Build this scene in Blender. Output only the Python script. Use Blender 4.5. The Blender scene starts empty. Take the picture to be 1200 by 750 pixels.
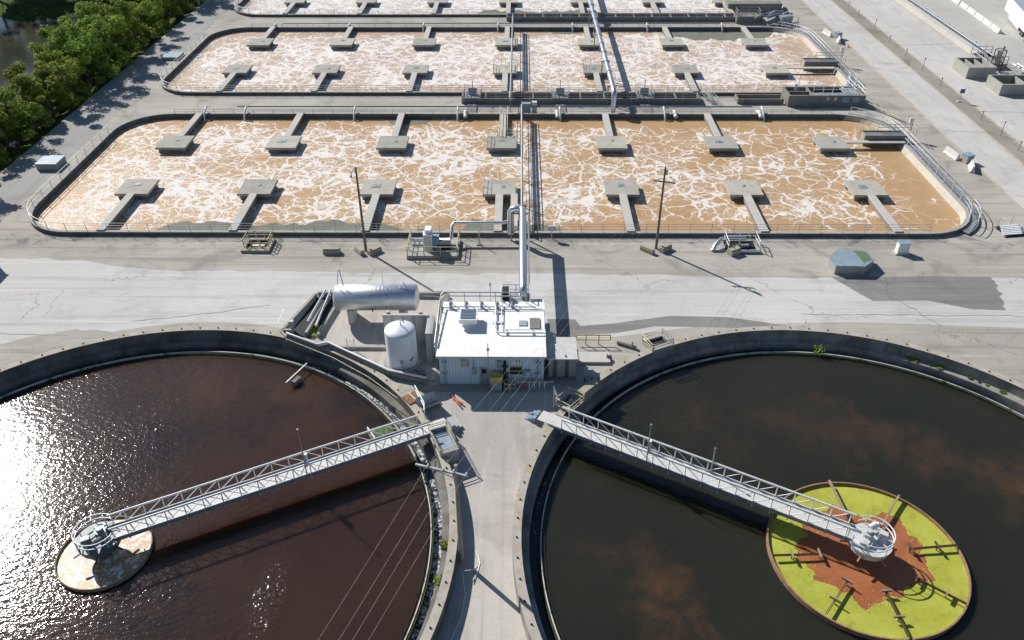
import bpy, math, random
from mathutils import Vector, geometry
from math import sin, cos, pi, radians as R, atan2, hypot
random.seed(7)
S = bpy.context.scene
C = S.collection
# ------------------------------------------------------------------ camera, light
CAM = Vector((0, 0, 50))
cd = bpy.data.cameras.new('camera'); cam = bpy.data.objects.new('camera', cd); C.objects.link(cam); S.camera = cam
cd.sensor_width = 36; cd.lens = 950 / 1200 * 36; cd.clip_start = .5; cd.clip_end = 3000
def cam_axes(p, yaw, roll):
    fw = Vector((sin(yaw) * cos(p), cos(yaw) * cos(p), -sin(p))); r = Vector((cos(yaw), -sin(yaw), 0)); d = fw.cross(r)
    return r * cos(roll) + d * sin(roll), d * cos(roll) - r * sin(roll), fw
r_, d_, f_ = cam_axes(.624589, -.011448, .00357)
from mathutils import Matrix
M = Matrix((r_, -d_, -f_)).transposed().to_4x4(); M.translation = CAM; cam.matrix_world = M
SUN_EL, SUN_AZ = R(36.5), R(-45.5)          # azimuth clockwise from +Y
sl = bpy.data.lights.new('sun', 'SUN'); sun = bpy.data.objects.new('sun', sl); C.objects.link(sun)
sl.energy = 4.9; sl.angle = R(.5); sl.color = (1, .965, .91)
sv = Vector((sin(SUN_AZ) * cos(SUN_EL), cos(SUN_AZ) * cos(SUN_EL), sin(SUN_EL)))
sun.rotation_euler = sv.to_track_quat('Z', 'Y').to_euler(); sun.location = sv * 200
W = bpy.data.worlds.new('World'); S.world = W; W.use_nodes = True
nt = W.node_tree; bg = nt.nodes['Background']; sk = nt.nodes.new('ShaderNodeTexSky'); sk.sky_type = 'NISHITA'
sk.sun_disc = False; sk.sun_elevation = SUN_EL; sk.sun_rotation = SUN_AZ; sk.air_density = 1.0; sk.dust_density = .4; sk.ozone_density = 3.5
nt.links.new(sk.outputs[0], bg.inputs[0]); bg.inputs[1].default_value = .07
vs = S.view_settings; vs.view_transform = 'Standard'; vs.look = 'None'; vs.gamma = 1; vs.use_curve_mapping = False; vs.exposure = .26

# ------------------------------------------------------------------ materials
class NT:
    def __init__(s, name):
        s.m = bpy.data.materials.new(name); s.m.use_nodes = True; s.t = s.m.node_tree; s.n = s.t.nodes; s.l = s.t.links
        s.b = s.n['Principled BSDF']; s.pos = s.n.new('ShaderNodeNewGeometry').outputs['Position']
    def node(s, typ, ins=None, **kw):
        n = s.n.new(typ)
        for k, v in kw.items(): setattr(n, k, v)
        for k, v in (ins or {}).items(): s.set(n.inputs[k], v)
        return n
    def set(s, sock, v):
        if hasattr(v, 'is_output'): s.l.new(v, sock)
        else: sock.default_value = v
    def noise(s, scale, detail=3, rough=.55, vec=None, dist=0, col=False):
        n = s.node('ShaderNodeTexNoise', {'Vector': vec or s.pos, 'Scale': scale, 'Detail': detail, 'Roughness': rough, 'Distortion': dist})
        return n.outputs['Color' if col else 'Fac']
    def ramp(s, fac, a, b, lo=0., hi=1.):
        n = s.node('ShaderNodeMapRange', {'Value': fac, 'From Min': a, 'From Max': b, 'To Min': lo, 'To Max': hi}); n.clamp = True
        n.interpolation_type = 'SMOOTHSTEP'
        return n.outputs[0]
    def math(s, op, a, b=0., c=None):
        n = s.n.new('ShaderNodeMath'); n.operation = op; s.set(n.inputs[0], a); s.set(n.inputs[1], b)
        if c is not None: s.set(n.inputs[2], c)
        return n.outputs[0]
    def vmath(s, op, a, b):
        n = s.n.new('ShaderNodeVectorMath'); n.operation = op; s.set(n.inputs[0], a); s.set(n.inputs[1], b); return n.outputs[0]
    def mix(s, fac, a, b, typ='MIX'):
        n = s.node('ShaderNodeMix', data_type='RGBA', blend_type=typ); s.set(n.inputs[0], fac)
        for i, v in ((6, a), (7, b)): s.set(n.inputs[i], v if hasattr(v, 'is_output') else (*v, 1))
        return n.outputs[2]
    def scalev(s, sx, sy, sz=1, loc=(0, 0, 0), rot=0):
        n = s.node('ShaderNodeMapping', {'Vector': s.pos, 'Scale': (sx, sy, sz), 'Location': loc, 'Rotation': (0, 0, rot)}); return n.outputs[0]
    def bump(s, h, st, dist=.05):
        n = s.node('ShaderNodeBump', {'Height': h, 'Strength': st, 'Distance': dist}); s.l.new(n.outputs[0], s.b.inputs['Normal'])
    def out(s, col, rough=.8, metal=0., spec=None):
        s.set(s.b.inputs['Base Color'], col if hasattr(col, 'is_output') else (*col, 1)); s.set(s.b.inputs['Roughness'], rough); s.set(s.b.inputs['Metallic'], metal)
        if spec is not None: s.b.inputs['Specular IOR Level'].default_value = spec
        return s.m

def concrete(name, a, b, stain=(.12, .105, .09), amt=.5, sc=1., rough=.9, spec=.25):
    t = NT(name)
    c = t.mix(t.ramp(t.noise(.35 * sc, 5, .6), .3, .7), a, b)
    c = t.mix(t.math('MULTIPLY', t.ramp(t.noise(.9 * sc, 6, .7), .52, .78), amt), c, stain)
    c = t.mix(t.ramp(t.noise(9 * sc, 3, .7), .35, .7, 0, .22), c, (a[0] * .55, a[1] * .55, a[2] * .55))
    t.bump(t.noise(14 * sc, 4), .25, .03)
    return t.out(c, rough, 0, spec)
def plain(name, col, rough=.6, metal=0., var=.25, sc=2., dirt=None):
    t = NT(name)
    c = t.mix(t.ramp(t.noise(sc, 4, .6), .35, .7), col, tuple(x * (1 - var) for x in col))
    if dirt: c = t.mix(t.ramp(t.noise(sc * .7, 5, .7, t.scalev(1.5, 1.5, .35)), .56, .74, 0, .7), c, dirt)
    return t.out(c, rough, metal)

def paving(name, a, b, dark, warm, streak=0.0, rot=0., cracks=.5, stain=False):
    """old paving: large blotches, tyre streaks, fine grit, cracks"""
    t = NT(name)
    c = t.mix(t.ramp(t.noise(.05, 4, .6), .35, .65), a, b)
    c = t.mix(t.ramp(t.noise(.16, 6, .68, dist=.9), .48, .7, 0, .7), c, dark)
    c = t.mix(t.ramp(t.noise(.11, 4, .6, t.scalev(1, 1, 1, (40, 13, 0))), .53, .74, 0, .5), c, warm)
    if streak:
        sv_ = lambda a, b, l: t.scalev(a, b, 1, l) if rot < .8 else t.scalev(b, a, 1, l)
        v = sv_(.035, .9, (0, 0, 0))
        c = t.mix(t.ramp(t.noise(1, 4, .6, v), .5, .72, 0, streak), c, dark)
        c = t.mix(t.ramp(t.noise(1.7, 3, .6, v), .55, .75, 0, streak * .8), c, tuple(min(1, x * 1.25) for x in b))
        v2 = sv_(.02, 2.2, (5, 3, 0))
        c = t.mix(t.ramp(t.noise(1, 3, .5, v2), .58, .72, 0, streak * .55), c, tuple(x * .8 for x in dark))
        v3 = sv_(.05, 1.6, (9, 30, 0))
        c = t.mix(t.ramp(t.noise(1, 4, .6, v3), .6, .75, 0, streak * .5), c, tuple(min(1, x * 1.3) for x in b))
    c = t.mix(t.ramp(t.noise(2.2, 5, .75), .45, .75, 0, .35), c, tuple(x * .72 for x in a))
    c = t.mix(t.ramp(t.noise(11, 2, .7), .45, .72, 0, .3), c, tuple(min(1, x * 1.22) for x in b))
    if cracks:
        wv = t.vmath('ADD', t.pos, t.vmath('MULTIPLY', t.noise(.3, 4, .6, col=True), (5, 5, 0)))
        v = t.node('ShaderNodeTexVoronoi', {'Vector': wv, 'Scale': .075}, feature='DISTANCE_TO_EDGE').outputs[0]
        k = t.math('MULTIPLY', t.ramp(v, .0, .006, 1, 0), t.ramp(t.noise(.07, 2), .48, .58, 0, cracks))
        c = t.mix(k, c, tuple(x * .4 for x in dark))
    if stain:        # oily damp patches on the apron in front of the basin walls
        Y = t.node('ShaderNodeSeparateXYZ', {0: t.pos}).outputs[1]
        k = t.math('MULTIPLY', t.ramp(t.noise(.28, 6, .7, dist=.5), .48, .66, 0, .7), t.math('MULTIPLY', t.ramp(Y, 82, 86), t.ramp(Y, 87.5, 88, 1, 0)))
        c = t.mix(k, c, (.13, .125, .115))
    t.bump(t.noise(7, 4), .2, .03)
    return t.out(c, .92, 0, .2)

M_ = {}
M_['ground'] = paving('asphalt_aged', (.35, .33, .29), (.43, .405, .355), (.20, .185, .16), (.48, .42, .345), .75, 0, .4, stain=True)
M_['ground_side'] = paving('asphalt_side', (.30, .295, .285), (.35, .34, .325), (.22, .215, .205), (.36, .335, .30), .5, pi / 2)
M_['road'] = paving('concrete_road', (.48, .47, .445), (.545, .535, .51), (.37, .36, .34), (.54, .51, .46), .7, 0, .6)
M_['road_ns'] = paving('concrete_road_right', (.48, .465, .435), (.54, .525, .49), (.38, .365, .34), (.52, .475, .43), .55, pi / 2, .5)
M_['lane'] = paving('service_road_concrete', (.43, .40, .36), (.51, .475, .43), (.32, .30, .27), (.50, .435, .37), .6, pi / 2 + .12, .3)
M_['patch'] = paving('asphalt_patch', (.21, .205, .195), (.26, .25, .24), (.15, .145, .14), (.29, .275, .255), .6, 0, .3)
M_['gravel'] = paving('gravel_lot', (.42, .405, .375), (.47, .455, .42), (.34, .33, .30), (.46, .43, .385), .3, 0, .2)
M_['dirt'] = paving('median_dirt', (.26, .24, .20), (.32, .30, .26), (.15, .14, .11), (.34, .31, .25), .2, pi / 2, 0)
M_['line'] = plain('faded_edge_line', (.52, .42, .28), .8, 0, .35, 1.2, (.42, .4, .37))
M_['white_line'] = plain('white_line', (.72, .70, .64), .8, 0, .2)
M_['puddle'] = NT('puddle').out((.19, .185, .16), .6, 0, .3)
M_['conc'] = concrete('concrete_grey', (.34, .33, .30), (.40, .385, .35))
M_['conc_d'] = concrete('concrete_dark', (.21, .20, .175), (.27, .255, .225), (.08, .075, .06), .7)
M_['conc_l'] = concrete('concrete_light', (.50, .485, .45), (.57, .55, .51), (.33, .31, .27), .5)
t = NT('platform_concrete'); oi = t.n.new('ShaderNodeObjectInfo').outputs['Random']
c = t.mix(t.ramp(t.noise(.5, 5, .65), .3, .7), (.40, .38, .33), (.47, .45, .395))
c = t.mix(t.ramp(t.noise(1.3, 6, .75), .52, .72, 0, .5), c, (.15, .135, .11)); c = t.mix(t.ramp(t.noise(9, 3, .7), .4, .7, 0, .25), c, (.2, .19, .17))
c = t.node('ShaderNodeHueSaturation', {'Color': c, 'Value': t.math('MULTIPLY_ADD', oi, .32, .78), 'Saturation': t.math('MULTIPLY_ADD', oi, .4, .8)}).outputs[0]
t.bump(t.noise(12, 4), .25, .03); M_['slab'] = t.out(c, .9, 0, .2)
M_['walk'] = concrete('walkway_concrete', (.47, .45, .41), (.53, .51, .465), (.33, .31, .27), .5)
M_['basin'] = concrete('basin_wall_concrete', (.125, .127, .125), (.17, .17, .165), (.05, .052, .05), .7, 1.2)
M_['basin_in'] = concrete('basin_lining', (.48, .44, .37), (.54, .49, .42), (.30, .22, .14), .6)
t = NT('coping_concrete')
c = t.mix(t.ramp(t.noise(.8, 4), .35, .65), (.43, .40, .35), (.36, .33, .285))
c = t.mix(t.ramp(t.noise(1.6, 5, .7), .52, .66, 0, .75), c, (.42, .31, .15))
c = t.mix(t.ramp(t.noise(2.6, 5, .7, t.scalev(1, 1, 1, (9, 4, 2))), .58, .7, 0, .7), c, (.17, .15, .12))
M_['coping'] = t.out(c, .9, 0, .2)
def wallmat(name, WB):
  t = NT(name)
  c = t.mix(t.ramp(t.noise(.5, 5, .6), .35, .65), WB[0], WB[1])
  c = t.mix(t.ramp(t.noise(.9, 6, .75, t.scalev(1, 1, .3)), .5, .7, 0, .75), c, (.07, .07, .055))
  c = t.mix(t.ramp(t.noise(.7, 5, .7), .6, .72, 0, .6), c, (.05, .07, .02))
  return t.out(c, .85, 0, .3)
M_['tankwall'] = wallmat('tank_wall_dark', ((.20, .19, .165), (.11, .105, .09)))
M_['tankwall_b'] = wallmat('tank_wall_grey', ((.33, .315, .275), (.20, .19, .165)))
t = NT('mossy_weir')
c = t.mix(t.ramp(t.noise(1.5, 5, .7), .4, .65), (.016, .018, .011), (.035, .045, .016))
c = t.mix(t.ramp(t.noise(4, 4, .7), .6, .72, 0, .4), c, (.10, .10, .07))
M_['weir'] = t.out(c, .7, 0, .3)
t = NT('weir_plate_metal')
c = t.mix(t.ramp(t.noise(1.2, 5, .7), .5, .66), (.58, .57, .48), (.14, .16, .06))
M_['weirplate'] = t.out(c, .6, 0, .3)
M_['galv'] = plain('galvanised_steel', (.50, .51, .52), .45, .55, .25, 3)
M_['galv_d'] = plain('galvanised_dull', (.30, .32, .34), .55, .4, .3, 3)
M_['rail_w'] = plain('white_rail', (.74, .75, .75), .45, .15, .1, 3)
M_['bridge'] = plain('bridge_paint', (.76, .76, .75), .5, .1, .15, 2, (.45, .43, .40))
M_['grate'] = plain('deck_grating', (.62, .61, .58), .7, .1, .25, 6, (.42, .39, .34))
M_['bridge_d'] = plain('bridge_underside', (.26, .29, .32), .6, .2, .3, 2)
M_['mech'] = plain('drive_grey_paint', (.40, .43, .45), .5, .2, .35, 3, (.22, .2, .18))
M_['mech_m'] = plain('drive_mid_paint', (.24, .27, .29), .5, .2, .35, 3, (.1, .1, .09))
M_['mech_k'] = plain('drive_dark_paint', (.12, .14, .155), .5, .2, .35, 3, (.08, .08, .075))
M_['mech_l'] = plain('drive_light_paint', (.62, .63, .62), .5, .1, .3, 3, (.33, .30, .25))
M_['alu'] = plain('aluminium_jacket', (.72, .73, .74), .28, .85, .12, 2)
M_['pipe_w'] = plain('white_pipe', (.70, .70, .67), .5, 0, .15, 2)
M_['pipe_b'] = plain('blue_grey_pipe', (.23, .29, .35), .5, .2, .2, 2)
M_['yellow'] = plain('yellow_rail', (.55, .42, .10), .6, 0, .3, 3, (.5, .46, .36))
M_['cream'] = plain('cream_rail', (.60, .54, .38), .6, 0, .25, 3, (.36, .3, .2))
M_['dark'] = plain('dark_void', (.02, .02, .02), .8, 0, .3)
M_['black'] = plain('black_rubber', (.025, .025, .025), .7)
M_['wood'] = plain('pole_wood', (.20, .17, .135), .9, 0, .35, 4)
M_['rust'] = plain('rusty_steel', (.26, .13, .065), .85, 0, .4, 3, (.38, .30, .21))
M_['rust_dark'] = plain('rusty_dark_steel', (.10, .065, .04), .85, 0, .4, 3, (.26, .16, .09))
M_['rust_l'] = plain('rusty_rim', (.34, .20, .12), .85, 0, .35, 2, (.20, .09, .05))
M_['beam'] = plain('weathered_beam', (.36, .26, .17), .85, 0, .35, 3)
M_['white'] = plain('white_paint', (.80, .80, .79), .5, 0, .06, 1)
t = NT('white_roof'); sm = t.node('ShaderNodeTexWave', {'Vector': t.pos, 'Scale': .42}, wave_type='BANDS', bands_direction='X').outputs['Fac']
c = t.mix(t.ramp(t.noise(.7, 5, .7, dist=.5), .5, .75, 0, .55), (.80, .80, .785), (.62, .60, .55)); c = t.mix(t.ramp(sm, 0, .004, .5, 0), c, (.45, .45, .43))
M_['roof'] = t.out(c, .7)
M_['roof_g'] = plain('grey_roof', (.55, .55, .53), .7, 0, .18, 2, (.42, .41, .38))
M_['trailer_roof'] = plain('trailer_roof', (.45, .50, .54), .4, .3, .1, 1)
M_['orange'] = plain('orange_paint', (.55, .14, .04), .6)
M_['red'] = plain('red_paint', (.35, .05, .03), .6)
M_['blue'] = plain('blue_box_paint', (.24, .36, .46), .5, 0, .2, 2, (.18, .19, .18))
M_['lid'] = plain('steel_lid', (.26, .34, .39), .55, .05, .2, 1.5, (.26, .28, .24))
M_['sign'] = plain('sign_blue', (.05, .12, .30), .5)
M_['ink'] = plain('black_ink', (.015, .015, .015), .6)
M_['tanksteel'] = plain('tank_white', (.76, .80, .83), .45, .05, .06, 1.5, (.58, .56, .52))
t = NT('insulated_cladding')      # ribbed aluminium jacket
w = t.node('ShaderNodeTexWave', {'Vector': t.pos, 'Scale': .8}, wave_type='BANDS', bands_direction='X').outputs['Fac']
t.bump(t.ramp(w, .0, .05), .3, .02)
M_['cladding'] = t.out(t.mix(t.ramp(t.noise(1.2, 4), .4, .7), (.74, .75, .76), (.62, .63, .64)), .38, .75)
def siding(name, a, b, scale):
    t = NT(name); w = t.node('ShaderNodeTexWave', {'Vector': t.pos, 'Scale': scale}, wave_type='BANDS', bands_direction='X').outputs['Fac']
    c = t.mix(t.ramp(w, .1, .4), b, a); c = t.mix(t.ramp(t.noise(1, 5, .7, t.scalev(2, 2, .4)), .55, .75, 0, .3), c, b)
    t.bump(w, .5, .06); return t.out(c, .6)
M_['siding'] = siding('white_siding_shade_tint', (.58, .68, .76), (.45, .55, .64), 1.1)  # white wall; the blue of its skylit shade is put into the colour
M_['boards'] = siding('weathered_boards', (.34, .33, .30), (.12, .105, .09), .28)
M_['panel'] = siding('blast_panel', (.42, .43, .42), (.30, .30, .28), .3)
t = NT('grass_bank')
c = t.mix(t.ramp(t.noise(.12, 5, .7), .35, .65), (.045, .075, .018), (.10, .15, .03))
c = t.mix(t.ramp(t.noise(1.1, 5, .8), .5, .7), c, (.03, .04, .015)); t.bump(t.noise(1.5, 5, .8), 1, .6)
M_['bank'] = t.out(c, .95, 0, .1)
t = NT('duckweed_green')
c = t.mix(t.ramp(t.noise(.5, 6, .7), .3, .7), (.34, .355, .045), (.43, .44, .075))
c = t.mix(t.ramp(t.noise(1.1, 6, .8, dist=.6), .48, .72, 0, .75), c, (.22, .25, .035)); c = t.mix(t.ramp(t.noise(.8, 6, .8, t.scalev(1, 1, 1, (20, 3, 0))), .55, .75, 0, .6), c, (.50, .49, .16)); c = t.mix(t.ramp(t.noise(1.9, 6, .8, t.scalev(1, 1, 1, (4, 30, 0))), .60, .70, 0, .7), c, (.25, .17, .06)); c = t.mix(t.ramp(t.noise(7, 4, .8), .62, .72, 0, .6), c, (.12, .15, .02))
t.bump(t.noise(12, 3), .3, .02); M_['weed'] = t.out(c, .85, 0, .2)
t = NT('red_sludge')
c = t.mix(t.ramp(t.noise(.5, 6, .65, dist=.5), .35, .65), (.30, .098, .04), (.36, .135, .056)); c = t.mix(t.ramp(t.noise(3, 5, .75), .55, .75, 0, .4), c, (.36, .17, .10)); t.bump(t.noise(5, 3), .1, .02)
M_['sludge'] = t.out(c, .45, 0, .35)
t = NT('scum_raft')
c = t.mix(t.ramp(t.noise(.6, 6, .7), .35, .7), (.16, .165, .125), (.22, .225, .175)); c = t.mix(t.ramp(t.noise(3, 5, .8), .55, .75, 0, .5), c, (.10, .105, .08))
t.bump(t.noise(6, 4), .3, .03); M_['scum'] = t.out(c, .9, 0, .2)
t = NT('moss'); M_['moss'] = t.out(t.mix(t.ramp(t.noise(3, 4), .4, .65), (.06, .10, .02), (.17, .22, .03)), .9)
M_['greenscum'] = plain('green_algae', (.075, .12, .025), .8, 0, .5, 4)
M_['mossylid'] = plain('mossy_lid', (.13, .18, .10), .8, 0, .4, 9, (.26, .32, .32))

def leafmat(name, a, b, cc):
    t = NT(name)
    oi = t.n.new('ShaderNodeObjectInfo').outputs['Random']
    c = t.mix(t.ramp(t.noise(.45, 3, .6), .35, .65), a, b); c = t.mix(t.ramp(t.noise(2.2, 3, .7), .5, .7, 0, .7), c, cc)
    h = t.node('ShaderNodeHueSaturation', {'Color': c, 'Hue': t.math('MULTIPLY_ADD', oi, .035, .475), 'Value': t.math('MULTIPLY_ADD', oi, .6, 1.15)})
    t.b.inputs['Specular IOR Level'].default_value = .2
    t.out(h.outputs[0], .75)
    tr = t.node('ShaderNodeBsdfTranslucent', {'Color': h.outputs[0]}); mx = t.node('ShaderNodeMixShader', {0: .4})
    t.l.new(t.b.outputs[0], mx.inputs[1]); t.l.new(tr.outputs[0], mx.inputs[2]); t.l.new(mx.outputs[0], t.n['Material Output'].inputs[0])
    return t.m
M_['leaf'] = leafmat('foliage', (.085, .135, .022), (.15, .21, .034), (.22, .27, .05))
M_['leaf2'] = leafmat('foliage_light', (.12, .18, .03), (.19, .245, .04), (.28, .30, .055))
M_['wire'] = plain('wire_aluminium', (.55, .53, .49), .6)
M_['wood_g'] = plain('weathered_grey_wood', (.33, .30, .25), .9, 0, .3, 4)
M_['bark'] = plain('bark', (.15, .125, .10), .95, 0, .3, 4)

def foam_water(name, brown, brown2, bias, x0, x1, y0, y1, grad=0.):
    t = NT(name)
    v = t.pos
    for sc_, am in ((.2, 4.5), (.7, 1.5), (2.1, .5), (6, .15)): v = t.vmath('ADD', v, t.vmath('MULTIPLY', t.vmath('SUBTRACT', t.noise(sc_, 2, .5, col=True), (.5, .5, .5)), (am, am, 0)))
    e1 = t.node('ShaderNodeTexVoronoi', {'Vector': v, 'Scale': .36}, feature='DISTANCE_TO_EDGE').outputs[0]
    e2 = t.node('ShaderNodeTexVoronoi', {'Vector': t.vmath('ADD', v, (7.3, 2.1, 0)), 'Scale': .78}, feature='DISTANCE_TO_EDGE').outputs[0]
    e3 = t.node('ShaderNodeTexVoronoi', {'Vector': t.vmath('ADD', v, (1.3, 9.1, 0)), 'Scale': 1.7}, feature='DISTANCE_TO_EDGE').outputs[0]
    sep = t.node('ShaderNodeSeparateXYZ', {0: t.pos}); X, Y = sep.outputs[0], sep.outputs[1]
    edge = t.math('MULTIPLY', t.math('MULTIPLY', t.ramp(Y, y0 + 1.5, y0 + 7), t.ramp(Y, y1 - 5.5, y1 - 1, 1, 0)), t.math('MULTIPLY', t.ramp(X, x0 + 1, x0 + 7), t.ramp(X, x1 - 11, x1 - 2, 1, 0)))
    big = t.math('ADD', t.ramp(t.noise(.085, 4, .6, dist=.4), .3, .7, -.45, .45), bias)
    if grad: big = t.math('ADD', big, t.ramp(X, x0, x1, grad, -grad))
    big = t.math('ADD', big, t.ramp(edge, 0, 1, -.75, 0))
    med = t.noise(.5, 4, .65, v)
    dens = t.math('ADD', big, t.math('MULTIPLY', t.math('SUBTRACT', med, .5), 1.5))        # about -1 .. 1
    def web(e, wa, wb, d0, d1, top): return t.math('MULTIPLY', t.math('POWER', t.math('SUBTRACT', 1., t.math('MINIMUM', t.math('DIVIDE', e, t.ramp(dens, -.6, 1., wa, wb)), 1.)), 1.1), t.ramp(dens, d0, d1, .0, top))
    f = t.math('ADD', t.math('ADD', web(e1, .045, .13, -1.1, -.3, 1.25), web(e2, .04, .12, -.8, .1, 1.05)), web(e3, .04, .12, -.6, .4, .8))
    f = t.math('MULTIPLY', f, t.ramp(t.noise(1.1, 4, .7, v), .25, .55, .55, 1.25))
    f = t.math('ADD', f, t.ramp(dens, -.1, 1.2, 0, .26))
    f = t.ramp(f, .1, 1.2)
    f = t.math('MULTIPLY', f, t.ramp(t.noise(5, 4, .7), .25, .6, .62, 1))
    c = t.mix(t.ramp(t.noise(.2, 5, .65), .3, .7), brown, brown2)
    c = t.mix(t.ramp(t.noise(3, 5, .7), .5, .8, 0, .35), c, tuple(min(1, x * 1.35) for x in brown2))
    c = t.mix(t.math('MULTIPLY', f, .88), c, (.78, .765, .74))
    t.bump(t.math('ADD', t.noise(3, 5, .7), f), .3, .06)
    return t.out(c, t.ramp(f, 0, 1, .38, .8), 0, .3)
M_['foam1'] = foam_water('aeration_water_near', (.43, .266, .125), (.485, .32, .168), .10, -64, 58, 87.2, 125, .24)
M_['foam2'] = foam_water('aeration_water_mid', (.46, .33, .22), (.52, .39, .275), .36, -64, 58, 136, 173, -.02)
M_['foam3'] = foam_water('aeration_water_far', (.50, .41, .34), (.55, .46, .39), .55, -64, 58, 184, 222, .05)

def still_water(name, a, b, cc, blobs, rough=.095, wave=1., gust=None):
    t = NT(name)
    c = t.mix(t.ramp(t.noise(.07, 4, .6), .35, .65), a, b)
    for (bx, by, rad, col, st) in blobs:
        d = t.node('ShaderNodeVectorMath', operation='DISTANCE'); t.set(d.inputs[0], t.vmath('ADD', t.pos, t.vmath('MULTIPLY', t.vmath('SUBTRACT', t.noise(.22, 5, .65, col=True), (.5, .5, .5)), (13, 13, 0)))); d.inputs[1].default_value = (bx, by, -1.5)
        k = t.math('MULTIPLY', t.ramp(d.outputs['Value'], 0, rad * 1.15, st, 0), t.ramp(t.noise(.32, 6, .7, dist=.7), .34, .66, .15, 1))
        c = t.mix(k, c, col)
    c = t.mix(t.ramp(t.noise(.25, 5, .65, t.scalev(1, 1, 1, (31, 7, 0))), .56, .75, 0, .5), c, cc)
    h = t.math('ADD', t.math('MULTIPLY', t.noise(1.9, 2, .5, t.scalev(.8, 1.3, 1, (0, 0, 0), -.45)), .42), t.math('MULTIPLY', t.noise(5.5, 2, .5, t.scalev(.8, 1.25, 1, (0, 0, 0), -.45)), .20))
    h = t.math('ADD', h, t.math('MULTIPLY', t.noise(14, 2, .5), .055))
    h = t.math('MULTIPLY', h, t.ramp(t.noise(.045, 3, .5, t.scalev(1, 1, 1, (3, 60, 0))), .3, .65, .45, 1.))
    if gust:      # a gust ruffles one patch of the water
        d = t.node('ShaderNodeVectorMath', operation='DISTANCE'); t.set(d.inputs[0], t.vmath('MULTIPLY', t.vmath('SUBTRACT', t.pos, (*gust, -1.6)), (1.3, .55, 0))); d.inputs[1].default_value = (0, 0, 0)
        h = t.math('MULTIPLY', h, t.ramp(d.outputs['Value'], .3, 3.0, 2.7, 1.))
    t.bump(h, wave, .105)
    t.b.inputs['IOR'].default_value = 1.33
    t.b.inputs['Subsurface Weight'].default_value = 1; t.b.inputs['Subsurface Radius'].default_value = (1.0, .7, .5); t.b.inputs['Subsurface Scale'].default_value = 3.0
    return t.out(c, rough, 0, .8)
OR = (.115, .060, .025)
M_['waterL'] = still_water('clarifier_water_red', (.036, .0195, .012), (.048, .025, .0145), (.019, .0135, .012),
    [(-31, 61, 8, (.075, .043, .02), .8), (-21, 60, 7, (.08, .043, .02), .8), (-17, 52, 7, (.065, .031, .013), .8), (-12, 48, 6, (.05, .022, .009), .8), (-20, 44.5, 7, (.034, .013, .006), .8), (-10, 42, 8, (.042, .021, .012), .8), (-33, 52, 7, (.012, .011, .013), .9), (-14, 57, 4.5, (.011, .011, .012), .9), (-24, 55, 4, (.012, .011, .012), .8), (-27, 37, 5, (.012, .011, .013), .8)], gust=(-18.2, 37.2))
M_['waterR'] = still_water('clarifier_water_dark', (.021, .0215, .013), (.027, .0255, .0155), (.036, .029, .017),
    [(11.0, 37.2, 3.6, OR, .75), (11.8, 33.2, 3.4, OR, .8), (8.2, 40.5, 2.4, OR, .5), (17, 55, 4.5, OR, .4), (25, 56, 4.5, OR, .35), (30, 54.5, 5, OR, .5), (42, 48.5, 4.5, OR, .85), (36, 51.5, 5, OR, .5), (12, 59, 5, (.04, .028, .014), .45)], .10, .8)
t = NT('launder_foam_water')
f = t.ramp(t.noise(2.6, 6, .75, dist=.8), .46, .6)
ang = t.node('ShaderNodeSeparateXYZ', {0: t.pos}); msk = t.ramp(t.math('ADD', ang.outputs[0], t.math('MULTIPLY', t.noise(.3, 3), 6)), -22, -16)
f = t.math('MULTIPLY', f, msk)
M_['launderL'] = t.out(t.mix(f, (.014, .016, .012), (.62, .66, .70)), .4, 0, .4)
t = NT('launder_dark_water')
f = t.math('MULTIPLY', t.ramp(t.noise(3, 6, .75, dist=.6), .56, .66), t.ramp(t.noise(.16, 2), .5, .6))
M_['launderR'] = t.out(t.mix(f, (.008, .009, .010), (.42, .45, .47)), .3, 0, .4)
t = NT('center_well_foam')
f = t.math('MAXIMUM', t.ramp(t.noise(1.3, 6, .75), .5, .58), t.ramp(t.noise(3.5, 5, .75), .54, .62, 0, .9))
M_['wellL'] = t.out(t.mix(f, (.40, .245, .11), (.72, .70, .66)), .4, 0, .3)
t = NT('pond_water'); c = t.mix(t.ramp(t.noise(.06, 4), .4, .65), (.03, .03, .022), (.055, .05, .036)); t.bump(t.noise(1.2, 3), .4, .06)
M_['pond'] = t.out(c, .1, 0, .5)

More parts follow.
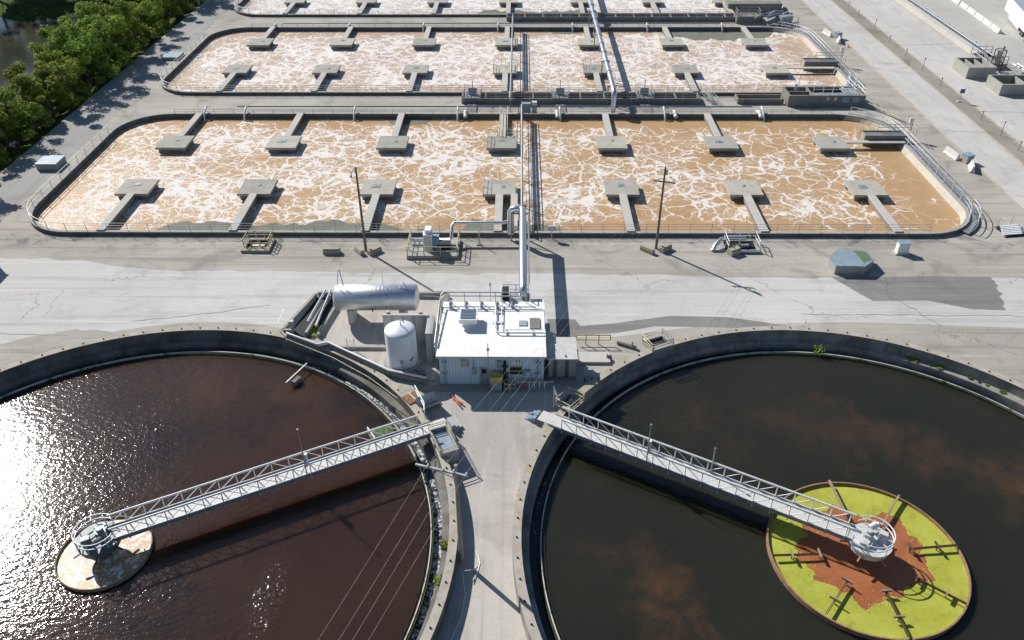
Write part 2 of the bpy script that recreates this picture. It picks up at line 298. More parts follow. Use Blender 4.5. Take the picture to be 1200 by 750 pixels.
# ------------------------------------------------------------------ mesh builder
def rrect(x0, x1, y0, y1, r, n=10):
    out = []
    for cx, cy, a in ((x1 - r, y0 + r, -pi / 2), (x1 - r, y1 - r, 0), (x0 + r, y1 - r, pi / 2), (x0 + r, y0 + r, pi)):
        out += [(cx + r * cos(a + pi / 2 * k / n), cy + r * sin(a + pi / 2 * k / n)) for k in range(n + 1)]
    return out
class MB:
    def __init__(s): s.v = []; s.f = []; s.s = []
    def add(s, vs, fs, sm=False):
        o = len(s.v); s.v += [tuple(v) for v in vs]; s.f += [tuple(i + o for i in f) for f in fs]; s.s += [sm] * len(fs); return s
    def box(s, x0, x1, y0, y1, z0, z1):
        return s.prism([(x0, y0), (x1, y0), (x1, y1), (x0, y1)], z0, z1)
    def prism(s, p, z0, z1, sm=False):
        a = sum(p[i][0] * p[(i + 1) % len(p)][1] - p[(i + 1) % len(p)][0] * p[i][1] for i in range(len(p)))
        if a < 0: p = p[::-1]
        n = len(p); v = [(x, y, z0) for x, y in p] + [(x, y, z1) for x, y in p]
        f = [tuple(range(n - 1, -1, -1)), tuple(range(n, 2 * n))] + [(i, (i + 1) % n, n + (i + 1) % n, n + i) for i in range(n)]
        return s.add(v, f, sm)
    def obox(s, cx, cy, a, lx, ly, z0, z1):
        ux, uy = cos(a), sin(a)
        return s.prism([(cx + ux * i * lx / 2 - uy * j * ly / 2, cy + uy * i * lx / 2 + ux * j * ly / 2) for i, j in ((-1, -1), (1, -1), (1, 1), (-1, 1))], z0, z1)
    def beam(s, p, q, w, h):
        p, q = Vector(p), Vector(q); d = (q - p).normalized()
        u = Vector((0, 0, 1)) if abs(d.z) < .95 else Vector((1, 0, 0))
        x = d.cross(u).normalized() * w / 2; y = x.normalized().cross(d) * h / 2
        v = [a + i * x + j * y for a in (p, q) for i, j in ((-1, -1), (1, -1), (1, 1), (-1, 1))]
        return s.add(v, [(0, 1, 2, 3), (7, 6, 5, 4), (0, 4, 5, 1), (1, 5, 6, 2), (2, 6, 7, 3), (3, 7, 4, 0)])
    def tube(s, p, q, r, n=8, r2=None):
        return s.path([p, q], r, n, r2)
    def path(s, pts, r, n=8, r2=None):
        pts = [Vector(p) for p in pts]; rings = []; m = len(pts); up = None
        for i, p in enumerate(pts):
            d = ((pts[min(i + 1, m - 1)] - p).normalized() + (p - pts[max(i - 1, 0)]).normalized()).normalized()
            if up is None:
                a = Vector((0, 0, 1)) if abs(d.z) < .9 else Vector((1, 0, 0)); x = d.cross(a).normalized()
            else: x = (up - d * up.dot(d)).normalized()
            up = x; y = d.cross(x); rr = r if r2 is None else r + (r2 - r) * i / (m - 1)
            rings.append([p + (x * cos(2 * pi * k / n) + y * sin(2 * pi * k / n)) * rr for k in range(n)])
        v = [w for rg in rings for w in rg]
        f = [(i * n + k, i * n + (k + 1) % n, (i + 1) * n + (k + 1) % n, (i + 1) * n + k) for i in range(m - 1) for k in range(n)]
        s.add(v, f, True); s.add(rings[0], [tuple(range(n - 1, -1, -1))]); return s.add(rings[-1], [tuple(range(n))])
    def lathe(s, prof, cx, cy, n=48, sm=True, a0=0, a1=2 * pi, cap=False):
        full = a1 - a0 > 6.28; m = n if full else n + 1
        v = [(cx + r * cos(a0 + (a1 - a0) * k / n), cy + r * sin(a0 + (a1 - a0) * k / n), z) for r, z in prof for k in range(m)]
        f = [(i * m + k, i * m + (k + 1) % m, (i + 1) * m + (k + 1) % m, (i + 1) * m + k) for i in range(len(prof) - 1) for k in range(n if not full else m)]
        return s.add(v, f, sm)
    def ring(s, r0, r1, z0, z1, cx, cy, n=160, a0=0, a1=2 * pi):
        s.lathe([(r0, z0), (r1, z0)], cx, cy, n, False, a0, a1); s.lathe([(r1, z0), (r1, z1)], cx, cy, n, True, a0, a1)
        s.lathe([(r1, z1), (r0, z1)], cx, cy, n, False, a0, a1); return s.lathe([(r0, z1), (r0, z0)], cx, cy, n, True, a0, a1)
    def disc(s, cx, cy, r, z, n=96):
        return s.add([(cx + r * cos(2 * pi * k / n), cy + r * sin(2 * pi * k / n), z) for k in range(n)], [tuple(range(n))])
    def sheet(s, p, z):
        a = sum(p[i][0] * p[(i + 1) % len(p)][1] - p[(i + 1) % len(p)][0] * p[i][1] for i in range(len(p)))
        if a < 0: p = p[::-1]
        return s.add([(x, y, z) for x, y in p], [tuple(range(len(p)))])
    def strip(s, pts, w, h, z0):            # wall of thickness w along a plan polyline
        n = len(pts); L = []; Rr = []
        for i, p in enumerate(pts):
            a = Vector(pts[max(i - 1, 0)]); b = Vector(pts[min(i + 1, n - 1)]); d = (b - a).normalized(); q = Vector((-d.y, d.x)) * w / 2
            L.append((p[0] + q.x, p[1] + q.y)); Rr.append((p[0] - q.x, p[1] - q.y))
        return s.prism(L + Rr[::-1], z0, z0 + h)
ORG = {}
def mesh(name, mb, mat, org):
    me = bpy.data.meshes.new(name); o = org
    me.from_pydata([(x - o[0], y - o[1], z - o[2]) for x, y, z in mb.v], [], mb.f); me.polygons.foreach_set('use_smooth', mb.s); me.update()
    if mat: me.materials.append(M_[mat] if isinstance(mat, str) else mat)
    return me
def tag(o, label=None, cat=None, group=None, kind=None):
    for k, v in (('label', label), ('category', cat), ('group', group), ('kind', kind)):
        if v: o[k] = v
    return o
def thing(name, label, cat, loc=(0, 0, 0), group=None):
    o = bpy.data.objects.new(name, None); C.objects.link(o); o.location = loc; ORG[o.name] = Vector(loc); o.empty_display_size = .3
    return tag(o, label, cat, group)
def part(name, mb, mat, parent, label=None):
    org = ORG[parent.name]; o = bpy.data.objects.new(name, mesh(name, mb, mat, org)); C.objects.link(o); o.parent = parent; ORG[o.name] = org
    if label: o['label'] = label
    return o
def solo(name, mb, mat, label, cat, loc=(0, 0, 0), group=None):
    o = bpy.data.objects.new(name, mesh(name, mb, mat, loc)); C.objects.link(o); o.location = loc; ORG[o.name] = Vector(loc); return tag(o, label, cat, group)
def struct(name, mb, mat, kind='structure'):
    o = bpy.data.objects.new(name, mesh(name, mb, mat, (0, 0, 0))); C.objects.link(o); ORG[o.name] = Vector((0, 0, 0)); return tag(o, kind=kind)
KIDS = {}
def kids(o): return [c for c in C.objects if c.parent == o]
def copy_tree(o, loc, rz=0., label=None, group=None):
    r = o.copy(); C.objects.link(r); r.location = loc; r.rotation_euler = (0, 0, rz); ORG[r.name] = Vector(loc)
    if label: r['label'] = label
    if group: r['group'] = group
    for ch in kids(o):
        c = ch.copy(); C.objects.link(c); c.parent = r
        for g in kids(ch):
            d = g.copy(); C.objects.link(d); d.parent = c
    return r
def like(src, parent, loc):                 # one more copy of a repeated part
    c = src.copy(); C.objects.link(c); c.parent = parent; c.location = loc; return c
def text_mb(txt, size, loc, ux, uy):
    cu = bpy.data.curves.new('text', 'FONT'); cu.body = txt; cu.size = size; cu.align_x = 'CENTER'; cu.align_y = 'CENTER'; cu.extrude = .006
    ob = bpy.data.objects.new('text', cu); C.objects.link(ob); bpy.context.view_layer.update()
    me = bpy.data.meshes.new_from_object(ob.evaluated_get(bpy.context.evaluated_depsgraph_get()))
    ux, uy = Vector(ux), Vector(uy); uz = ux.cross(uy); m = MB()
    m.add([Vector(loc) + ux * v.co.x + uy * v.co.y + uz * v.co.z for v in me.vertices], [tuple(p.vertices) for p in me.polygons])
    C.objects.unlink(ob); bpy.data.objects.remove(ob); bpy.data.curves.remove(cu); bpy.data.meshes.remove(me); return m
def smooth(a, b, x):
    t = max(0, min(1, (x - a) / (b - a))); return t * t * (3 - 2 * t)
def rough(p, amp, step, seed=1):
    rnd = random.Random(seed); out = []
    for a, b in zip(p, p[1:]):
        a, b = Vector(a), Vector(b); L = (b - a).length; n = max(1, int(L / step)); nn = Vector((-(b - a).y, (b - a).x)).normalized() if L > 0 else Vector((0, 0))
        w = 0
        for k in range(n):
            w = .6 * w + rnd.uniform(-amp, amp); q = a.lerp(b, k / n) + (nn * w if k else Vector((0, 0))); out.append((q.x, q.y))
    return out
ORD = ['first', 'second', 'third', 'fourth', 'fifth', 'sixth', 'seventh', 'eighth', 'ninth', 'tenth']

# ------------------------------------------------------------------ ground with two tank openings
TL, TR = (-32.2, 40.28), (27.02, 40.6); RO = 27.5
def gz(x, y):
    return -1.15 * smooth(58, 46, y) * smooth(16, 9, abs(x + 2.6))
vs_, es_ = [], []
def addloop(p):
    o = len(vs_); vs_.extend(Vector(q) for q in p); es_.extend((o + i, o + (i + 1) % len(p)) for i in range(len(p)))
addloop([(-73.5, -150), (700, -150), (700, 700), (-73.5, 700)])
for c in (TL, TR): addloop([(c[0] + RO * cos(2 * pi * k / 160), c[1] + RO * sin(2 * pi * k / 160)) for k in range(160)])
B1 = (-63.5, 57.6, 86.95, 125.9, 7.5); B2 = (-64.0, 58.2, 135.2, 173.9, 7.5); B3 = (-64.7, 59.5, 183.0, 224, 7.5)
for q in (B1, B2, B3): addloop(rrect(q[0] + .2, q[1] - .2, q[2] + .2, q[3] - .2, q[4] - .2))
def inhole(x, y, m=0.):
    if any(hypot(x - c[0], y - c[1]) < RO + m for c in (TL, TR)): return True
    for q in (B1, B2, B3):
        dx = max(q[0] + q[4] - x, x - q[1] + q[4], 0); dy = max(q[2] + q[4] - y, y - q[3] + q[4], 0)
        if hypot(dx, dy) < q[4] - .2 + m: return True
    return False
for i in range(-12, 13):
    for j in range(-5, 46):
        x, y = -2.6 + i * 1.4, -2 + j * 1.45
        if not inhole(x, y, .35): vs_.append(Vector((x, y)))
for i in range(-7, 14):
    for j in range(0, 12):
        x, y = i * 10 + 1, j * 20 + .5
        if not inhole(x, y, 2) and abs(x + 2.6) > 18: vs_.append(Vector((x, y)))
rv, re, rf, *_ = geometry.delaunay_2d_cdt(vs_, es_, [], 0, 1e-5)
g = MB(); fs = []
for f in rf:
    cx = sum(rv[i].x for i in f) / 3; cy = sum(rv[i].y for i in f) / 3
    if not inhole(cx, cy, -.01):
        a, b, c = (rv[i] for i in f)
        fs.append(tuple(f) if (b - a).cross(c - a) > 0 else tuple(reversed(f)))
g.add([(p.x, p.y, gz(p.x, p.y)) for p in rv], fs, True); struct('ground', g, 'ground')
# lane between the tanks (4 mm over the ground, follows its slope)
g = MB(); rows = []
for j in range(0, 60):
    y = -2 + j * 1.03
    if y > 58.5: break
    dl = RO ** 2 - (y - TL[1]) ** 2; dr = RO ** 2 - (y - TR[1]) ** 2
    xl = TL[0] + math.sqrt(max(dl, 0)) + .02 if dl > 0 else -14; xr = TR[0] - math.sqrt(max(dr, 0)) - .02 if dr > 0 else 10
    xl = max(xl, -12); xr = min(xr, 8); rows.append([(xl + (xr - xl) * k / 10, y) for k in range(11)])
g.add([(x, y, gz(x, y) + .012) for r in rows for x, y in r], [(j * 11 + k, j * 11 + k + 1, j * 11 + k + 12, j * 11 + k + 11) for j in range(len(rows) - 1) for k in range(10)], True)
struct('service_road', g, 'lane')
def arc(c, r, a0, a1, n=24): return [(c[0] + r * cos(R(a0 + (a1 - a0) * k / n)), c[1] + r * sin(R(a0 + (a1 - a0) * k / n))) for k in range(n + 1)]
g = MB(); g.sheet(rough([(-73.4, 81), (-61.8, 81.6), (-52, 81.2), (-45, 79.6), (-38, 78.9), (-20, 78.5), (0, 78.4), (20, 77.9), (35.5, 77.7), (57, 77.9), (89, 78.5)], .22, .9) + [(89, 78.5), (90, 68), (52.3, 68.2)] + [(35, 69.2), (20, 68.6), (9.5, 66.4), (-24.4, 66.5)] + arc(TL, 28.5, 75, 142, 30) + [(-73.4, 58)], .004)
struct('road', g, 'road')
g = MB(); g.sheet([(-73.4, 57.5), (-57, 62.5), (-50, 66.3), (-46.5, 67), (-41, 66.9), (-43.8, 65.4)] + arc(TL, 28.6, 114, 150, 12), .008); struct('pavement', g, 'ground')
g = MB(); g.sheet([(35.4, 77.85), (38.4, 73.1), (44.5, 73.2), (48.5, 71.6)] + rough([(52.0, 71.4), (52.6, 73.3), (53.0, 75.4), (53.6, 77.8)], .3, .35) + [(53.5, 78.0), (47, 78.1)], .009); struct('pavement', g, 'patch')
g = MB(); g.sheet([(2.9, 69.6), (5.9, 69.5), (6.3, 68.3), (10.3, 68.9), (16, 70.2), (22, 70.0), (28, 68.5), (30.5, 67.8), (20, 68.2), (14, 68.3), (10, 67.1), (6, 66.7), (5.6, 65.8), (2.9, 65.7)], .009); struct('pavement', g, 'patch')
random.seed(3)
def blob(cx, cy, rx, ry, n=26, j=.25): return [(cx + rx * cos(2 * pi * k / n) * (1 + random.uniform(-j, j)), cy + ry * sin(2 * pi * k / n) * (1 + random.uniform(-j, j))) for k in range(n)]
g = MB(); g.sheet(blob(-45, 66.6, 3.2, .8), .014); struct('puddle', g, 'puddle')
# sides: left access road, right roads
g = MB(); g.sheet([(-73.4, 84), (-66, 84), (-66, 240), (-73.4, 240)], .004); struct('side_road', g, 'ground_side')
g = MB(); g.sheet([(65, 79), (72.2, 79), (72.2, 320), (65, 320)], .004); struct('main_road', g, 'road_ns')
g = MB(); g.sheet([(75, 79), (87, 79), (87, 150), (86.6, 320), (75, 320)], .004); struct('main_road', g, 'road_ns')
g = MB(); g.sheet([(72.2, 79), (75, 79), (75, 320), (72.2, 320)], .004); struct('median_strip', g, 'dirt')
g = MB(); g.sheet([(88.5, 79), (260, 79), (260, 400), (88.5, 400)], .004); struct('gravel_lot', g, 'gravel')
for x in (65.2, 72.0, 75.2, 86.3):
    m = MB(); m.sheet([(x - .13, 84), (x + .13, 84), (x + .13, 320), (x - .13, 320)], .008); struct('road_marking', m, 'line')
m = MB(); m.sheet([(-27.6, 68.68), (-25.35, 68.68), (-25.35, 71.4), (-25.47, 71.4), (-25.47, 68.8), (-27.6, 68.8)], .009); struct('road_marking', m, 'white_line')
def joint(pts, w=.07):
    m = MB(); L = []; Q = []
    for i, p in enumerate(pts):
        a = Vector(pts[max(i - 1, 0)]); b = Vector(pts[min(i + 1, len(pts) - 1)]); d = (b - a).normalized(); q = Vector((-d.y, d.x)) * w / 2 * random.uniform(.6, 1.3); L.append((p[0] + q.x, p[1] + q.y)); Q.append((p[0] - q.x, p[1] - q.y))
    n = len(pts); m.add([(*p, .017) for p in L + Q], [(k, n + k, n + k + 1, k + 1) for k in range(n - 1)]); struct('pavement_joint', m, 'joint')
M_['joint'] = plain('sealed_joint', (.13, .125, .12), .8)
for pl, amp in (([(-54, 66.6), (-46.6, 66.4)], .05), ([(-41, 68.9), (-33, 70.4), (-27, 72)], .12), ([(44, 68.3), (40.5, 74), (41.5, 77.8)], .3), ([(30, 70.6), (58, 70.2), (64.8, 72.5)], .12), ([(66, 120), (72, 119.2)], .08), ([(66, 152), (72, 151.6)], .08), ([(75.2, 128), (86, 127.2)], .1), ([(75.2, 163), (86, 163.5)], .1), ([(66, 98), (72.1, 97.4)], .1), ([(-72.5, 112), (-66, 110.5)], .15)):
    joint(rough(pl, amp, .6, len(pl)) + [pl[-1]], .06)
# river bank, pond
g = MB(); nx, ny = 46, 70
def bz(x, y):
    d = -73.5 - x; toe = 9 + 2.2 * sin(y * .13) + 1.4 * sin(y * .31 + 1)
    z = -6.4 * smooth(.5, toe + 3, d)
    z += 3.2 * smooth(187, 200, y - .12 * d + 2.5 * sin(x * .3)) * smooth(0, 8, d)
    z += 6 * smooth(60, 100, d)
    return z + .25 * sin(x * 1.3) * sin(y * .9) * smooth(0, 3, d)
bv = []
for j in range(ny + 1):
    for i in range(nx + 1):
        x = -73.5 - 2.4 * i - .02 * i * i; y = 40 + 3.2 * j; bv.append((x, y, bz(x, y)))
g.add(bv, [(j * (nx + 1) + i, (j + 1) * (nx + 1) + i, (j + 1) * (nx + 1) + i + 1, j * (nx + 1) + i + 1) for j in range(ny) for i in range(nx)], True); struct('river_bank', g, 'bank')
g = MB(); g.sheet([(-80, 30), (-200, 30), (-200, 270), (-80, 270)], -4.6); struct('water', g, 'pond')

# ------------------------------------------------------------------ clarifier tanks
def tank(c, label, ws, la, wname):
    th = thing('clarifier_tank', label, 'tank', (c[0], c[1], 0)); cx, cy = c
    m = MB(); prof = [(27.5, -2.4), (27.5, .17), (26.85, .17), (26.85, -.85), (26.8, -.9), (26.28, -1.0), (26.22, -1.06), (26.22, -2.3)]
    for i in range(len(prof) - 1): m.lathe(prof[i:i + 2], cx, cy, 200, abs(prof[i][0] - prof[i + 1][0]) < .01)
    part('wall', m, 'tankwall' if wname == 'left' else 'tankwall_b', th)
    m = MB(); m.ring(26.83, 27.52, .175, .23, cx, cy, 200); part('coping', m, 'coping', th)
    m = MB(); m.ring(25.36, 25.52, -2.5, -1.45, cx, cy, 200); w = part('weir_wall', m, 'weir', th)
    m = MB(); m.ring(25.27, 25.35, -1.7, -1.38, cx, cy, 200); part('weir_plate', m, 'weirplate', w)
    m = MB(); m.ring(25.0, 25.03, -1.7, -1.5, cx, cy, 200); part('scum_baffle', m, 'weir', w)
    first = None
    for k in range(90):
        a = 2 * pi * k / 90
        x, y = cx + 27.18 * cos(a), cy + 27.18 * sin(a); px = x / (y * .81 + 29.5) * 1.0
        if y < 13 or abs(px) > .66: continue
        if first is None:
            m = MB(); m.tube((cx, cy, .23), (cx, cy, .27), .085, 8); m.tube((cx, cy, .27), (cx, cy, .37), .045, 6); first = part('anchor', m, 'black', th); first.location = (x - cx, y - cy, 0)
        else: like(first, th, (x - cx, y - cy, 0))
    m = MB(); m.lathe([(25.4, -1.9), (26.4, -1.9)], cx, cy, 200, False); struct('channel_water', m, la)
    m = MB(); m.prism([(cx + 25.3 * cos(2 * pi * k / 128), cy + 25.3 * sin(2 * pi * k / 128)) for k in range(128)], -8, -1.62); struct('water', m, ws)
    return th
tank(TL, 'round clarifier tank of red brown water with sun glare at its left', 'waterL', 'launderL', 'left')
tank(TR, 'round clarifier tank of nearly black water holding the green disc', 'waterR', 'launderR', 'right')

# centre wells
def ringpoly(cx, cy, r, n=96): return [(cx + r * cos(2 * pi * k / n), cy + r * sin(2 * pi * k / n)) for k in range(n)]
wl = thing('center_well', 'small round centre well of foamy brown water under the drive', 'well', (*TL, -1.6))
m = MB(); m.ring(3.45, 3.52, -2.2, -1.3, *TL, 96); part('skirt', m, 'beam', wl)
m = MB(); m.disc(*TL, 3.47, -1.48, 96); struct('foam_water', m, 'wellL')
FW = (26.74, 40.4)
fw = thing('feedwell', 'big round feedwell ring with rusty rim around the green weed', 'well', (*FW, -1.6))
m = MB(); m.ring(7.27, 7.38, -2.2, -1.17, *FW, 128); part('skirt', m, 'rust_l', fw)
m = MB(); m.disc(*FW, 7.28, -1.45, 128); struct('sludge_water', m, 'sludge')
random.seed(11); N = 260
KN = [(-180, 5.35), (-162, 5.0), (-139, 4.7), (-115, 5.0), (-87, 4.2), (-60, 4.1), (-43, 4.3), (-20, 4.8), (-3, 4.9), (15, 5.2), (29, 5.3), (45, 5.5), (66, 4.3), (80, 4.6), (93, 5.2), (124, 5.1), (150, 5.2), (180, 5.35)]
def BASE(a):
    d = (math.degrees(a) + 180) % 360 - 180
    for (a0, r0), (a1, r1) in zip(KN, KN[1:]):
        if a0 <= d <= a1: return r0 + (r1 - r0) * smooth(a0, a1, d) - .25
ph = [random.uniform(0, 6.28) for _ in range(8)]
def inner(a):
    r = BASE(a) + .22 * sin(5 * a + ph[1]) + .2 * sin(9 * a + ph[2]) + .14 * sin(17 * a + ph[3]) + .08 * sin(31 * a + ph[4])
    r += random.uniform(-.08, .08)
    return r
iv = [inner(2 * pi * k / N) for k in range(N)]
m = MB(); lv = []
for z in (-1.425,):
    lv += [(FW[0] + 7.26 * cos(2 * pi * k / N), FW[1] + 7.26 * sin(2 * pi * k / N), z) for k in range(N)]
    lv += [(FW[0] + iv[k] * cos(2 * pi * k / N), FW[1] + iv[k] * sin(2 * pi * k / N), z) for k in range(N)]
lv += [(FW[0] + (iv[k] - .05) * cos(2 * pi * k / N), FW[1] + (iv[k] - .05) * sin(2 * pi * k / N), -1.46) for k in range(N)]
m.add(lv, [(k, (k + 1) % N, N + (k + 1) % N, N + k) for k in range(N)] + [(N + k, N + (k + 1) % N, 2 * N + (k + 1) % N, 2 * N + k) for k in range(N)])
for k in range(200):
    a = random.uniform(0, 2 * pi); kk = int(a / (2 * pi) * N) % N; r = iv[kk] - .05 - 1.3 * random.random() ** 2.2; sz = random.uniform(.02, .08); n_ = 7
    m.add([(FW[0] + r * cos(a) + sz * random.uniform(.5, 1.2) * cos(2 * pi * q / n_), FW[1] + r * sin(a) + sz * random.uniform(.5, 1.2) * sin(2 * pi * q / n_), -1.438 + k * 2e-5) for q in range(n_)], [tuple(range(n_))])
struct('duckweed', m, 'weed', 'stuff')
m = MB()
for k in range(150):
    a = random.uniform(0, 2 * pi); kk = int(a / (2 * pi) * N) % N; r = min(7.1, iv[kk] + .02 + 1.2 * random.random() ** 2.4); sz = random.uniform(.015, .06); n_ = 7
    m.add([(FW[0] + r * cos(a) + sz * random.uniform(.5, 1.2) * cos(2 * pi * q / n_), FW[1] + r * sin(a) + sz * random.uniform(.5, 1.2) * sin(2 * pi * q / n_), -1.42 + k * 2e-5) for q in range(n_)], [tuple(range(n_))])
struct('sludge_flecks', m, 'sludge', 'stuff')
# radial arms of the feedwell: (start angle, inner radius, kind)
for (a, ri, wood) in ((95, 3.5, 1), (51, 3.2, 1), (5.5, 3.4, 0), (-39, 3.6, 0), (-86.5, 3.4, 0), (-131, 3.4, 0), (-177, 3.5, 0)):
    ca, sa = cos(R(a)), sin(R(a)); p = lambda r, z: (FW[0] + r * ca, FW[1] + r * sa, z)
    m = MB(); zb = -.95 if wood else -1.0
    if wood: m.beam(p(7.32, zb), p(ri, zb - .1), .16, .2)
    else:
        for w in (-.05, .05): m.beam((p(7.25, zb)[0] - sa * w, p(7.25, zb)[1] + ca * w, zb), (p(ri, zb)[0] - sa * w, p(ri, zb)[1] + ca * w, zb - .05), .04, .12)
    part('baffle_arm', m, 'beam' if wood else 'rust_dark', fw)
    for rr in ((ri + .15, ri + 2.3) if not wood else (ri + .1,)):
        q = p(rr, zb); m = MB(); m.beam((q[0] + .42 * sa, q[1] - .42 * ca, q[2] + .06), (q[0] - .42 * sa, q[1] + .42 * ca, q[2] + .06), .1, .2); m.beam((q[0], q[1], q[2]), (q[0], q[1], -1.6), .07, .07)
        part('bracket', m, 'beam' if wood or a < 0 else 'rust_dark', fw)

# ------------------------------------------------------------------ bridges with centre drives
def bridge(A, B, label, side):
    """walkway of two trusses from the tank wall A to the centre drive B"""
    A, B = Vector(A), Vector(B); L = (B - A).length; d = (B - A) / L; n = Vector((-d.y, d.x)); W2 = .72; zt, zh = .35, 1.5
    th = thing('access_bridge', label, 'bridge', (A.x, A.y, 0))
    P = lambda s, o, z: (A.x + d.x * s + n.x * o, A.y + d.y * s + n.y * o, z)
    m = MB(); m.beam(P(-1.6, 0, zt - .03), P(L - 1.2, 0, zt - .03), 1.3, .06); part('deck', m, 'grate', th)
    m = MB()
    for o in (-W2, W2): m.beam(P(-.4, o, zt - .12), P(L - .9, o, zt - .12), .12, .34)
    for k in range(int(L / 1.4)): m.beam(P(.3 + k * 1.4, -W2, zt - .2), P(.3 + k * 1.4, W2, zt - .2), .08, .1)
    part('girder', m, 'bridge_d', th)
    NP = int((L - 1.2) / 1.42)
    for o in (-W2 - .02, W2 + .02):
        m = MB(); st = .9 if o < 0 else .2
        m.tube(P(st, o, zh), P(L - 1.0, o, zh), .085, 8); m.tube(P(st, o, zt + .08), P(L - 1.0, o, zt + .08), .05, 6)
        for k in range(NP + 1):
            s_ = .9 + k * 1.42; m.beam(P(s_, o, -.15), P(s_, o, zh), .07, .07)
            if k < NP:
                up = (k < NP / 2) == (side > 0); z0, z1 = (zt, zh) if up else (zh, zt)
                m.beam(P(s_, o, z0), P(s_ + 1.42, o, z1), .045, .045)
        part('truss', m, 'bridge', th)
    m = MB()
    for k in range(3): m.obox(*P(-2.0 - .35 * k, 0, 0)[:2], atan2(d.y, d.x), .34, 1.2, gz(*P(-2.0 - .35 * k, 0, 0)[:2]) - .05, .25 - .2 * k)
    part('step', m, 'galv', th) if side > 0 else part('ramp', m, 'lid', th)
    return P, L, atan2(d.y, d.x), th
PL, LL, aL, bL = bridge((-7.9, 52.55), TL, 'white truss footbridge from the roadside to the foamy small well', 1)
PR, LR, aR, bR = bridge((3.3, 53.5), (26.4, 40.7), 'pale truss footbridge reaching over dark water to the green disc', -1)
def drive(c, a, label, light):
    cx, cy = c; th = thing('drive_unit', label, 'machine', (cx, cy, -1.5)); m1, m2 = ('mech_l', 'mech_l') if light else ('mech_k', 'mech_m')
    m = MB(); m.tube((cx, cy, -2), (cx, cy, -.3), .55, 20); part('column', m, m1, th)
    m = MB(); m.tube((cx, cy, -.35), (cx, cy, .2), 1.5, 32); m.tube((cx, cy, .2), (cx, cy, .3), 1.62, 32); part('turntable', m, m1, th)
    ox = lambda r, b: (cx + r * cos(a + b), cy + r * sin(a + b))
    m = MB(); x, y = ox(.3, pi); m.tube((x, y, .3), (x, y, 1.0), .42, 16); m.tube((x, y, 1.0), (x, y, 1.25), .25, 12); part('gearbox', m, m2, th)
    m = MB(); x, y = ox(.75, 1.9); x2, y2 = ox(1.15, 1.5); m.tube((x, y, .75), (x2, y2, .95), .26, 14); m.tube((x2, y2, .95), (x2 + .2 * cos(a), y2 + .2 * sin(a), 1.02), .2, 12); part('motor', m, m1, th)
    m = MB(); x, y = ox(.72, -2.0); m.tube((x, y, .3), (x, y, .62), .48, 18); m.tube((x, y, .62), (x, y, .72), .3, 14); part('hub_cover', m, m2, th)
    m = MB(); x, y = ox(.85, .5); m.obox(x, y, a, .6, .45, .3, 1.1); part('control_box', m, m2, th)
    m = MB()
    for z in (.8, 1.25):
        pts = [(*ox(1.55, -pi * .78 + pi * 1.56 * k / 22), z) for k in range(23)]; m.path(pts, .05, 6)
    for k in range(0, 23, 4): x, y = ox(1.55, -pi * .78 + pi * 1.56 * k / 22); m.tube((x, y, .25), (x, y, 1.25), .035, 6)
    part('guard_rail', m, 'rail_w', th)
    m = MB()
    for k in range(6): x, y = ox(1.1, k * pi / 3 + .3); x2, y2 = ox(2.05, k * pi / 3 + .3); m.beam((x, y, -.2), (x2, y2, -.35), .12, .12)
    part('bracket', m, 'beam' if light else m1, th)
    return th
drive(TL, aL, 'dark grey drive unit in the middle of the small foamy well', False)
drive((26.75, 40.5), aR, 'pale grey drive unit at the centre of the green disc', True)
def lamp(P, s, o, h, label, extra):
    x, y, _ = P(s, o, 0); th = thing('lamp_post', label, 'lamp', (x, y, .3))
    m = MB(); m.tube((x, y, .1), (x, y, h), .06, 8, .04); part('pole', m, 'galv', th)
    m = MB(); m.tube((x, y, h), (x, y, h + .22), .09, 8); part('lamp_head', m, 'galv_d', th)
    if extra:
        m = MB(); m.beam((x + .1, y + .1, 1.3), (x + .15, y + .2, 2.6), .3, .22); part('life_ring_case', m, 'white', th)
lamp(PL, 11.2, .75, 5.3, 'slim mast with white case on the foamy well bridge', True)
lamp(PR, 8.9, -.75, 4.4, 'slim mast with white case on the green disc bridge', True)
lamp(PR, 14.0, .75, 2.9, 'short instrument post on the far truss of the right bridge', False)
